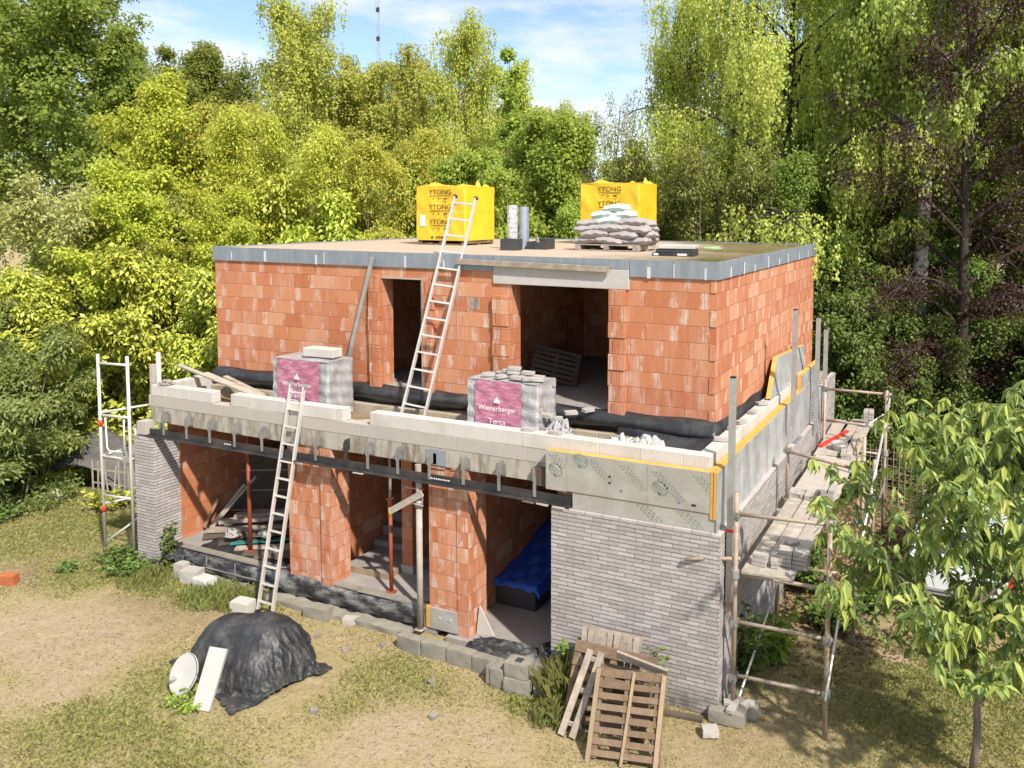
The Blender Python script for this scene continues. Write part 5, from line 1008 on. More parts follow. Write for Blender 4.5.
# ------------------------------------------------------------------ black tarpaulin heap and things beside it
heap = thing('tarp_heap', 'black tarpaulin thrown over a heap on the lawn', 'covered heap', (-6.52, -1.74, 0))
def draped_sheet(name, mat, parent, size, boxes, n=96, frames=46, seed=3, z0=0.95, rot=0.0):
    """let a sheet fall over boxes (cloth solver), keep only the settled mesh"""
    tmp = []
    def collider(mb, nm):
        ob = mb.build(nm, mat); ob.modifiers.new('col', 'COLLISION'); ob.collision.thickness_outer = 0.012; ob.collision.cloth_friction = 18.0; tmp.append(ob); return ob
    def mound(u, v):
        x = (u-0.5)*4.4; y = (v-0.5)*4.4; z = 0.0
        for cx_, cy_, rx_, ry_, h_ in boxes:
            r_ = (abs((x-cx_)/rx_)**3+abs((y-cy_)/ry_)**3)**(1/3)
            z = max(z, h_*max(0.0, 1-r_**3.6)**0.6)
        return (x, y, z+0.05*float(fbm(x*3, y*3, 21))*(z > 0.05))
    b = MB(); b.grid(mound, 88, 88); collider(b, 'tmp_pile')
    rs = np.random.RandomState(seed); sx, sy = size; ca, sa = math.cos(rot), math.sin(rot)
    def f(u, v):
        x = (u-0.5)*sx; y = (v-0.5)*sy
        return (x*ca-y*sa, x*sa+y*ca, z0+0.16*float(fbm(x*3+seed, y*3, 5))+0.02*rs.rand())
    b = MB(); b.grid(f, n, int(n*sy/sx)); ob = b.build(name, mat, smooth=True)
    m = ob.modifiers.new('cloth', 'CLOTH'); s = m.settings; s.quality = 6; s.mass = 0.25; s.tension_stiffness = 25; s.compression_stiffness = 25; s.shear_stiffness = 8; s.bending_stiffness = 0.05; s.air_damping = 1.5; s.tension_damping = 8; s.compression_damping = 8
    m.collision_settings.collision_quality = 3; m.collision_settings.distance_min = 0.012; m.collision_settings.use_self_collision = True; m.collision_settings.self_distance_min = 0.010; m.collision_settings.friction = 12
    m.point_cache.frame_start = 1; m.point_cache.frame_end = frames
    for fr in range(1, frames+1): SC.frame_set(fr)
    dg = bpy.context.evaluated_depsgraph_get(); me = bpy.data.meshes.new_from_object(ob.evaluated_get(dg)); me.name = name
    bpy.data.objects.remove(ob)
    for t_ in tmp: bpy.data.objects.remove(t_)
    SC.frame_set(1)
    me.polygons.foreach_set('use_smooth', [True]*len(me.polygons)); me.materials.clear(); me.materials.append(mat)
    o = bpy.data.objects.new(name, me); COL.objects.link(o); o.parent = parent
    sb = o.modifiers.new('smooth', 'SUBSURF'); sb.levels = 1; sb.render_levels = 1
    return o
draped_sheet('tarpaulin', M['tarp_black'], heap, (2.55, 2.1), [(0, 0, 0.86, 0.62, 0.60), (0.22, 0.10, 0.48, 0.40, 0.74), (-0.36, -0.05, 0.40, 0.42, 0.66)], n=92, rot=-0.35)
b = MB(); b.box(-0.13, -0.03, 0, 0.13, 0.03, 0.78); w = b.build('foam_slab', M['white_plastic'], bevel=0.006); w.location = (-6.30, -2.82, 0.0); w.rotation_euler = (math.radians(-30), 0.06, 0.28); tag(w, 'white slab leaning upright on the black tarpaulin', 'slab')
o = thing('wash_basin', 'white oval basin with a metal fitting standing against the black tarpaulin', 'wash basin', (-6.86, -2.62, 0.27), 0.25)
Rb = Matrix.Rotation(math.radians(58), 4, 'X')
b = MB(); b.grid(lambda u, v: tuple(Rb @ Vector((0.20*math.sin(v*math.pi/2)*math.cos(u*6.2832), 0.27*math.sin(v*math.pi/2)*math.sin(u*6.2832), -0.12*math.cos(v*math.pi/2)))), 28, 10); b.build('bowl', M['white_plastic'], o, smooth=True, solid=0.012)
b = MB(); b.grid(lambda u, v: tuple(Rb @ Vector((0.19*v*math.cos(u*6.2832), 0.26*v*math.sin(u*6.2832), 0.012-0.02*(1-v)))), 28, 4); b.build('cover', M['white_plastic'], o, smooth=True)
b = MB(); b.tube([Rb @ Vector((-0.10, -0.06, 0.0)), Rb @ Vector((-0.14, -0.10, 0.07))], 0.03, 10); b.build('fitting', M['galv'], o)
# small strays on the lawn
b = MB(); b.box(-0.16, -0.09, 0, 0.16, 0.09, 0.19, j=0.01)
w = b.build('clay_block', M['red_brick'], bevel=0.006); w.location = (-12.62, -1.52, -0.02); w.rotation_euler = (0, 0, 0.3); tag(w, 'single orange clay block lying on the lawn at the photo edge', 'brick')
b = MB(); b.grid(lambda u, v: (0.19*math.sin(v*math.pi)*math.cos(u*6.2832)*(1+0.06*math.sin(u*9)), 0.17*math.sin(v*math.pi)*math.sin(u*6.2832), 0.15-0.15*math.cos(v*math.pi)*(1+0.05*math.sin(u*7))), 20, 12); w = b.build('pale_stone', M['white_stone'], smooth=True); w.location = (-16.1, 1.6, -0.02); tag(w, 'round pale stone on the grass before the olive bush', 'stone')
for i, (x, y) in enumerate(((-5.2, -0.42), (-7.2, -0.5), (-6.3, -0.6), (-3.9, -0.95), (-4.9, -2.2), (-3.4, -1.6), (-5.6, -0.75), (-8.7, -0.35))):
    b = MB(); rough_box(b, 0, 0, 0.015, 0.11, 0.08, 0.05, i*3.3, 0.03, 4, 4); w = b.build('rubble_piece', M['rubble'], smooth=True); w.location = (x, y, 0); w.rotation_euler = (0, 0, i*0.9); tag(w, 'small pale lump of rubble lying in the thin grass', 'rubble piece', 'rubble pieces scattered on the lawn')
# ------------------------------------------------------------------ aluminium tower scaffold beside the pillar
G0 = Vector((-11.8, 0.1, 0)); o = thing('scaffold_tower', 'narrow aluminium scaffold tower with red clips beside the brick pillar', 'scaffold', G0)
def tp(name, p, q, r=0.022, m_='alu', par=None):
    b = MB(); b.tube([p, q], r, 8); return b.build(name, M[m_], par or o, origin=G0, smooth=True)
A, B_, C_ = (-12.15, 0.02), (-11.44, 0.10), (-11.55, 0.85)
u1 = tp('upright', (*A, 0), (*A, 3.95), 0.032); u2 = tp('upright', (*B_, 0), (*B_, 3.95), 0.032); u3 = tp('upright', (*C_, 0), (*C_, 3.9), 0.048); tp('upright', (-12.22, 0.80, 0), (-12.22, 0.80, 2.4), 0.022)
for z_ in (0.95, 2.62): tp('red_clip', (*A, z_-0.06), (*A, z_+0.06), 0.041, 'red_paint', u1)
for p, q in (((*A, 3.78), (*B_, 3.78)), ((*A, 2.78), (*B_, 2.78)), ((*A, 1.98), (*B_, 1.98)), ((*A, 1.22), (*B_, 1.22)), ((A[0], A[1], 2.82), (C_[0], C_[1], 2.9)), ((*C_, 3.02), (-11.02, 0.60, 3.05)), ((*A, 1.05), (*C_, 1.12)), ((*A, 0.28), (*C_, 0.95)), ((*B_, 0.02), (-12.0, -0.15, 0.04)), ((*B_, 1.98), (*C_, 1.98)), ((*A, 1.98), (-12.22, 0.80, 1.98))): tp('rail', p, q, 0.023)
gt = MB(); gt.tube([(-12.02, 0.03, 2.74), (-12.0, 0.03, 2.16), (-11.94, 0.03, 2.10), (-11.62, 0.07, 2.10), (-11.56, 0.07, 2.16), (-11.56, 0.07, 2.74)], 0.018, 8); gt.build('gate_loop', M['alu'], o, origin=G0, smooth=True)
b = MB()
for k in range(9): b.box(-12.10+k*0.075, 0.10, 1.985, -12.045+k*0.075, 0.82, 2.005)
b.box(-12.12, 0.06, 1.93, -11.45, 0.085, 2.03); b.build('platform', M['galv'], o, origin=G0)
# ------------------------------------------------------------------ car behind the sapling
car = thing('parked_car', 'silver-white car half hidden behind the leafy sapling', 'car', (2.82, 6.3, 0), 0)
prof = [(-2.05, 0.34), (-2.12, 0.55), (-2.10, 0.86), (-1.98, 1.02), (-1.55, 1.42), (-1.2, 1.47), (0.35, 1.45), (1.05, 1.02), (1.95, 0.82), (2.08, 0.60), (2.05, 0.34)]
def cs(yv, zv, s): return (s*(0.86-0.17*max(0, zv-0.95)/0.5)*(1-0.06*max(0, abs(yv)-1.5)), yv, zv)
b = MB(); n_ = len(prof); b.add([cs(y, z, -1) for y, z in prof]+[cs(y, z, 1) for y, z in prof], [tuple(range(n_)), tuple(range(2*n_-1, n_-1, -1))]+[(i, n_+i, n_+(i+1) % n_, (i+1) % n_) for i in range(n_)])
b.build('body', M['carpaint'], car, bevel=0.05)
def quad(name, pts, m_, par=car, th=0.012):
    b = MB(); p = [Vector(x) for x in pts]; n = (p[1]-p[0]).cross(p[2]-p[0]).normalized(); b.prism([x+n*0.004 for x in p], n*th); return b.build(name, M[m_], par)
quad('rear_window', [(-0.70, -1.93, 1.08), (0.70, -1.93, 1.08), (0.62, -1.60, 1.37), (-0.62, -1.60, 1.37)], 'glass_dark')
quad('windscreen', [(0.7, 1.0, 1.06), (-0.7, 1.0, 1.06), (-0.62, 0.45, 1.39), (0.62, 0.45, 1.39)], 'glass_dark')
for s_ in (-1, 1):
    w_ = [(s_*0.835, -1.45, 1.05), (s_*0.835, 0.85, 1.05), (s_*0.73, 0.30, 1.36), (s_*0.73, -1.25, 1.36)]
    quad('side_window', w_ if s_ > 0 else [w_[1], w_[0], w_[3], w_[2]], 'glass_dark')
    quad('tail_light', [(s_*0.80-0.09, -2.11, 0.72), (s_*0.80+0.05, -2.11, 0.72), (s_*0.80+0.05, -2.06, 0.95), (s_*0.80-0.09, -2.06, 0.95)], 'tail_red')
    quad('reflector', [(s_*0.62-0.10, -2.13, 0.405), (s_*0.62+0.10, -2.13, 0.405), (s_*0.62+0.10, -2.13, 0.45), (s_*0.62-0.10, -2.13, 0.45)], 'tail_red')
    for y_ in (-1.35, 1.3):
        b = MB(); b.tube([(s_*0.66, y_, 0.31), (s_*0.875, y_, 0.31)], 0.31, 24); wh = b.build('wheel', M['rubber'], car, smooth=False)
        b = MB(); b.tube([(s_*0.86, y_, 0.31), (s_*0.882, y_, 0.31)], 0.19, 16); b.build('rim', M['galv'], wh)
b = MB(); b.box(-0.84, -2.145, 0.28, 0.84, -2.06, 0.50); b.build('bumper', M['rubber'], car, bevel=0.02)
b = MB(); b.box(-0.82, -2.152, 0.455, 0.82, -2.146, 0.485); b.build('bumper_trim', M['galv'], car)
b = MB(); b.box(-0.78, -2.0, 0.16, 0.78, 2.0, 0.34); b.build('underbody', M['rubber'], car)
# grey mound, pale stakes, wire fence, mast
md = MB(); md.grid(lambda u, v: ((2*u-1)*1.35, (2*v-1)*0.95, max(-0.02, 1.25*max(0, 1-abs(2*u-1)**2.2-0.55*abs(2*v-1)**1.6)**0.75+0.05*math.sin(u*19+v*7)*math.sin(v*13))), 44, 30)
w = md.build('covered_pile', M['earth_grey'], smooth=True); w.location = (-16.5, 3.0, 0); w.rotation_euler = (0, 0, 0.4); tag(w, 'dark grey covered pile at the foot of the laurel bushes', 'covered pile')
fs = thing('stake_fence', 'low fence of thin pale stakes before the laurel bushes', 'fence', (-14.7, 2.4, 0), 0.15)
for k in range(14):
    b = MB(); x_ = -1.0+k*0.15; b.bar((x_, 0, 0), (x_+rnd.uniform(-0.08, 0.08), rnd.uniform(-0.05, 0.05), 0.85+rnd.uniform(-0.15, 0.15)), 0.035, 0.02, (1, 0, 0)); b.build('stake', M['wood_pale'], fs)
for z_ in (0.3, 0.62):
    b = MB(); b.bar((-1.05, 0.03, z_), (1.05, 0.03, z_), 0.03, 0.015, (0, 0, 1)); b.build('rail', M['wood_pale'], fs)
o = thing('mesh_fence', 'rusty wire mesh fence before the dark shrubs', 'fence', (1.55, 9.7, 0), -0.1)
b = MB()
for k in range(15): b.box(-0.9+k*0.13-0.008, -0.008, 0.0, -0.9+k*0.13+0.008, 0.008, 1.3)
for k in range(8): b.box(-0.92, 0.009, 0.1+k*0.16, 0.94, 0.023, 0.116+k*0.16)
b.build('wire_mesh', M['rusty'], o)
for x_ in (-0.97, 0.98):
    b = MB(); b.tube([(x_, 0, 0), (x_, 0, 1.45)], 0.03, 8); b.build('post', M['rusty'], o)
ms = thing('radio_mast', 'thin guyed lattice mast far behind the birches', 'mast', (-55.9, 63.6, 0))
b = MB(); H_ = 38.0
for a in range(3): b.tube([(0.30*math.cos(a*2.094), 0.30*math.sin(a*2.094), 0), (0.2*math.cos(a*2.094), 0.2*math.sin(a*2.094), H_)], 0.026, 5)
for k in range(46):
    z_ = k*0.82; a = k % 3; b.bar((0.25*math.cos(a*2.094), 0.25*math.sin(a*2.094), z_), (0.25*math.cos((a+1)*2.094), 0.25*math.sin((a+1)*2.094), z_+0.8), 0.022, 0.022)
b.build('lattice', M['galv'], ms)
for z_ in (24.5, 27.5, 30.5):
    b = MB(); b.box(-0.16, -0.12, z_, 0.16, 0.12, z_+0.45); b.build('antenna', M['dark_paint'], ms)
# ------------------------------------------------------------------ vegetation
def quads_mesh(name, V4, mat, smooth=False):
    """V4: (n,4,3) array of leaf corners -> one mesh"""
    n = len(V4); me = bpy.data.meshes.new(name); me.vertices.add(n*4); me.vertices.foreach_set('co', V4.reshape(-1).astype(np.float32))
    me.loops.add(n*4); me.loops.foreach_set('vertex_index', np.arange(n*4)); me.polygons.add(n); me.polygons.foreach_set('loop_start', np.arange(0, n*4, 4)); me.update(calc_edges=True)
    me.materials.append(mat); return me
def leaves(P, D, N, L_, W_, fold=0.25):
    """leaf rhombs at P pointing along D with normals N"""
    D = D/np.linalg.norm(D, axis=1, keepdims=True); S = np.cross(D, N); S /= (np.linalg.norm(S, axis=1, keepdims=True)+1e-9); U = np.cross(S, D)
    L_ = L_[:, None]; W_ = W_[:, None]
    a = P; b = P+D*L_*0.48+S*W_*0.5+U*W_*fold; c = P+D*L_-U*L_*0.12; d = P+D*L_*0.48-S*W_*0.5+U*W_*fold
    return np.stack([a, b, c, d], 1)
class Spec: pass
def tree_meshes(key, seed, Ht, base, R, leaf, bark, n_limb=16, shape='round', e0=15, e1=70, droop=0.0, string=0.0, L_=0.11, W_=0.06, n_leaf=26000, clus=0.30, tr=0.16, lean=0.0, gap=0.0, stems=1, skirt=0.0, subn=5):
    rs = np.random.RandomState(seed); tb = MB(); anchors = []; wts = []
    for st in range(stems):
        az0 = rs.rand()*6.28; off = (0 if stems == 1 else 0.25)
        sx_, sy_ = off*math.cos(az0), off*math.sin(az0); le = lean if stems == 1 else 0.10+0.16*rs.rand()
        la = az0 if stems > 1 else 0.7
        def tp_(t):
            h = Ht*0.97*t
            return np.array([sx_+math.cos(la)*le*h*0.9+0.10*math.sin(t*7+seed)*t*R*0.4, sy_+math.sin(la)*le*h*0.9+0.08*math.sin(t*9+seed*2)*t*R*0.4, h])
        tp_pts = [tp_(k/12) for k in range(13)]
        trr = tr/(stems**0.5)
        tb.tube(tp_pts, [max(trr*(1-0.93*(k/12)**0.85), 0.012) for k in range(13)], 7)
        nl = max(3, n_limb//stems)
        for i in range(nl):
            t = base+(0.98-base)*((i+0.5*rs.rand())/nl); h = tp_(t)
            if shape == 'round': env = math.sin(math.pi*min(1, max(0.03, (t-base*0.7)/(1.02-base*0.7)))**0.85)**0.6
            elif shape == 'cone': env = 1.05-0.85*t
            elif shape == 'vase': env = 0.55+0.45*t if t < 0.8 else 1.0-(t-0.8)*2.5
            else: env = (1-max(0, (t-0.35)/0.68)**2.0)**0.5 if t > 0.35 else 0.85+0.15*(t/0.35)
            ln = R*max(env, 0.18)*rs.uniform(0.72, 1.18); az = i*2.399+rs.uniform(-0.5, 0.5)+az0; el = math.radians(e0+(e1-e0)*t+rs.uniform(-12, 12))
            pts = [h]; d = np.array([math.cos(az)*math.cos(el), math.sin(az)*math.cos(el), math.sin(el)]); K = 7
            for k in range(K):
                d = d+np.array([rs.uniform(-.16, .16), rs.uniform(-.16, .16), -droop*0.28*(k/K)*1.6+rs.uniform(-.06, .06)+(0.05 if droop == 0 else 0)]); d /= np.linalg.norm(d); pts.append(pts[-1]+d*ln/K)
            r0 = max(0.012, trr*(1-0.8*t)*0.42); tb.tube(pts, [r0*(1-0.85*k/K) for k in range(K+1)], 5, False)
            for k in range(2, K+1):
                for sgn in range(2 if subn < 5 else 3):
                    a2 = az+rs.uniform(-1.5, 1.5); l2 = ln*rs.uniform(0.16, 0.42)*(1.1-0.5*k/K); el2 = rs.uniform(-0.25, 0.75)-droop*0.4
                    d2 = np.array([math.cos(a2)*math.cos(el2), math.sin(a2)*math.cos(el2), math.sin(el2)]); q = [pts[k]]
                    for m_ in range(3): d2 = d2+np.array([rs.uniform(-.2, .2), rs.uniform(-.2, .2), -droop*0.25]); q.append(q[-1]+d2/np.linalg.norm(d2)*l2/3)
                    tb.tube(q, [r0*0.35, r0*0.25, r0*0.16, 0.004], 4, False)
                    for m_ in (1, 2, 3):
                        if rs.rand() > gap: anchors.append(q[m_]); wts.append(0.5+0.5*m_/3)
                anchors.append(pts[k]); wts.append(0.5)
    A = np.array(anchors); A = A[A[:, 2] > 0.15]
    nA = len(A); cnt = max(4, int(n_leaf/nA)); rsz = rs.uniform(0.55, 1.35, nA)
    P = np.repeat(A, cnt, 0); n = len(P); sz = np.repeat(rsz, cnt)[:, None]
    G = rs.normal(size=(n, 3)); G /= np.linalg.norm(G, axis=1, keepdims=True); G *= (rs.rand(n, 1)**0.55)*clus*sz; G[:, 2] *= 0.7
    if string > 0:
        s_ = rs.rand(n); sid = np.floor(rs.rand(n)*4)                                       # hanging strings below each twig
        ax = np.repeat(rs.uniform(-1, 1, (nA, 4, 2)), cnt, 0)[np.arange(n), sid.astype(int)]*clus*0.9
        G = np.stack([ax[:, 0]+rs.normal(size=n)*0.035, ax[:, 1]+rs.normal(size=n)*0.035, -s_*string*sz[:, 0]+0.1*clus], 1)
    P = P+G; P[:, 2] = np.maximum(P[:, 2], 0.06)
    dirs = G*np.array([1, 1, 0.5])+rs.normal(size=(n, 3))*clus*0.5; dirs[:, 2] -= clus*(0.35+1.2*(string > 0)); 
    N = rs.normal(size=(n, 3))*0.50; N[:, 2] += 0.75; 
    cen = np.array([0, 0, Ht*0.5]); outw = P-cen; outw /= (np.linalg.norm(outw, axis=1, keepdims=True)+1e-6); N += outw*0.8
    V4 = leaves(P, dirs, N, L_*rs.uniform(0.65, 1.25, n), W_*rs.uniform(0.7, 1.25, n))
    cm = quads_mesh(key+'_crown', V4, LEAF[leaf])
    tm = bpy.data.meshes.new(key+'_trunk'); tm.from_pydata(tb.v, [], tb.f); tm.update(); tm.materials.append(BARK[bark]); tm.polygons.foreach_set('use_smooth', [True]*len(tm.polygons))
    return tm, cm, Ht, R
PROTO = {}
def proto(key, **kw): PROTO[key] = tree_meshes(key, **kw)
proto('oak', seed=11, Ht=15, base=0.25, R=5.0, leaf='oak', bark='brown', n_limb=26, L_=0.17, W_=0.12, n_leaf=70000, clus=0.60, tr=0.32, gap=0.18, e0=0, e1=75)
proto('gold', seed=12, Ht=9, base=0.10, R=2.3, leaf='gold', bark='grey', n_limb=28, L_=0.115, W_=0.07, n_leaf=46000, clus=0.34, tr=0.12, gap=0.12, droop=0.25, e0=10, e1=80)
proto('birch', seed=13, Ht=13, base=0.22, R=3.0, leaf='birch', bark='birch', n_limb=30, L_=0.085, W_=0.06, n_leaf=52000, clus=0.32, tr=0.15, gap=0.42, droop=0.55, string=0.8, e0=25, e1=78, shape='dome', lean=0.03)
proto('birch_tall', seed=23, Ht=13, base=0.25, R=2.5, leaf='birch', bark='birch', n_limb=24, L_=0.085, W_=0.06, n_leaf=46000, clus=0.30, tr=0.13, gap=0.46, droop=0.5, string=0.7, e0=30, e1=80, shape='dome', lean=-0.06)
proto('aspen', seed=14, Ht=12.5, base=0.25, R=1.5, leaf='hazel', bark='grey', n_limb=16, L_=0.13, W_=0.11, n_leaf=4200, clus=0.22, tr=0.09, gap=0.45, e0=20, e1=70, shape='cone')
proto('hazel', seed=15, Ht=9, base=0.05, R=1.9, leaf='hazel', bark='grey', n_limb=30, L_=0.115, W_=0.085, n_leaf=44000, clus=0.36, tr=0.10, gap=0.12, e0=15, e1=80, stems=3)
proto('willow', seed=16, Ht=8.8, base=0.06, R=2.2, leaf='willow', bark='grey', n_limb=30, L_=0.12, W_=0.045, n_leaf=60000, clus=0.36, tr=0.12, gap=0.12, droop=0.3, e0=15, e1=80, stems=3)
proto('laurel', seed=17, Ht=5.6, base=0.02, R=1.7, leaf='laurel', bark='brown', n_limb=34, L_=0.17, W_=0.085, n_leaf=28000, clus=0.34, tr=0.08, gap=0.06, e0=0, e1=80, stems=4, shape='dome')
proto('laurel_b', seed=27, Ht=5.2, base=0.02, R=1.6, leaf='laurel', bark='brown', n_limb=32, L_=0.175, W_=0.085, n_leaf=24000, clus=0.32, tr=0.08, gap=0.12, e0=5, e1=80, stems=5, shape='round')
proto('pale', seed=18, Ht=7.4, base=0.05, R=2.0, leaf='pale', bark='grey', n_limb=28, L_=0.14, W_=0.06, n_leaf=20000, clus=0.34, tr=0.08, gap=0.25, e0=20, e1=80, stems=4)
proto('sallow', seed=19, Ht=3.8, base=0.03, R=1.6, leaf='sallow', bark='grey', n_limb=34, L_=0.15, W_=0.045, n_leaf=28000, clus=0.34, tr=0.06, gap=0.08, droop=0.45, e0=10, e1=75, stems=5, shape='dome')
proto('bare', seed=20, Ht=9.5, base=0.12, R=2.2, leaf='bare', bark='grey', n_limb=34, L_=0.07, W_=0.04, n_leaf=1800, clus=0.25, tr=0.09, gap=0.3, e0=20, e1=70, stems=3)
proto('weeping', seed=21, Ht=15, base=0.20, R=4.6, leaf='weeping', bark='dark', n_limb=30, L_=0.085, W_=0.055, n_leaf=110000, clus=0.42, tr=0.27, gap=0.22, droop=0.55, string=1.25, e0=8, e1=70, shape='dome')
proto('green', seed=22, Ht=15, base=0.12, R=3.4, leaf='green', bark='grey', n_limb=30, L_=0.11, W_=0.075, n_leaf=70000, clus=0.45, tr=0.18, gap=0.22, e0=5, e1=75)
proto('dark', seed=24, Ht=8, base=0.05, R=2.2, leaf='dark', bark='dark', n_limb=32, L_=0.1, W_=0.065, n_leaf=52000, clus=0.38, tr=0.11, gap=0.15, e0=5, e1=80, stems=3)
proto('olive', seed=25, Ht=8.4, base=0.04, R=2.0, leaf='olive', bark='grey', n_limb=32, L_=0.12, W_=0.055, n_leaf=24000, clus=0.38, tr=0.08, gap=0.25, e0=20, e1=75, stems=5)
proto('beech', seed=26, Ht=13.5, base=0.20, R=3.7, leaf='beech', bark='dark', n_limb=40, L_=0.075, W_=0.052, n_leaf=36000, clus=0.60, tr=0.20, gap=0.35, droop=0.6, e0=12, e1=72, shape='dome', lean=0.01, subn=5)
proto('tallbirch', seed=28, Ht=17, base=0.42, R=3.0, leaf='green', bark='birch', n_limb=24, L_=0.12, W_=0.08, n_leaf=26000, clus=0.36, tr=0.27, gap=0.3, droop=0.4, string=0.6, e0=20, e1=75, shape='dome', lean=0.03)
proto('slimbirch', seed=29, Ht=13, base=0.40, R=1.7, leaf='green', bark='birch', n_limb=18, L_=0.12, W_=0.08, n_leaf=14000, clus=0.32, tr=0.12, gap=0.35, droop=0.4, string=0.5, e0=20, e1=75, shape='dome', lean=-0.035)
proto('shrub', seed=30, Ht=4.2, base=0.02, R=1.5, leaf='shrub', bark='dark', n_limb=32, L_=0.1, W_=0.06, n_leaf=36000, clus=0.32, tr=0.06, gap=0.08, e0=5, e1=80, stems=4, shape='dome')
KIND = {'oak': ('oak_tree', 'tree'), 'gold': ('golden_tree', 'tree'), 'birch': ('birch_tree', 'tree'), 'birch_tall': ('birch_tree', 'tree'), 'aspen': ('aspen_tree', 'tree'), 'hazel': ('hazel_bush', 'bush'), 'willow': ('willow_tree', 'tree'),
 'laurel': ('laurel_bush', 'bush'), 'laurel_b': ('laurel_bush', 'bush'), 'pale': ('pale_shrub', 'shrub'), 'sallow': ('olive_bush', 'bush'), 'bare': ('bare_tree', 'tree'), 'weeping': ('weeping_birch', 'tree'), 'green': ('woodland_tree', 'tree'), 'dark': ('shade_tree', 'tree'),
 'olive': ('thicket_shrub', 'shrub'), 'beech': ('copper_beech', 'tree'), 'tallbirch': ('birch_tree', 'tree'), 'slimbirch': ('birch_tree', 'tree'), 'shrub': ('dark_shrub', 'shrub')}
GRP = {'oak': 'tall oaks closing the horizon', 'gold': 'golden-leaved trees behind the laurels', 'birch': 'birches behind the house', 'birch_tall': 'birches behind the house', 'hazel': 'fresh green hazels behind the roof', 'willow': 'grey-green trees behind the flat roof', 'laurel': 'laurel bushes beside the house',
 'laurel_b': 'laurel bushes beside the house', 'pale': 'pale shrubs above the laurels', 'sallow': 'olive bushes at the lawn edge', 'weeping': 'weeping birches behind the roof corner', 'green': 'tall woodland trees behind the beech', 'dark': 'shaded trees behind the side wall', 'olive': 'dull thicket shrubs behind the yellow pack', 'beech': 'copper beeches', 'shrub': 'dark shrubs behind the scaffold'}
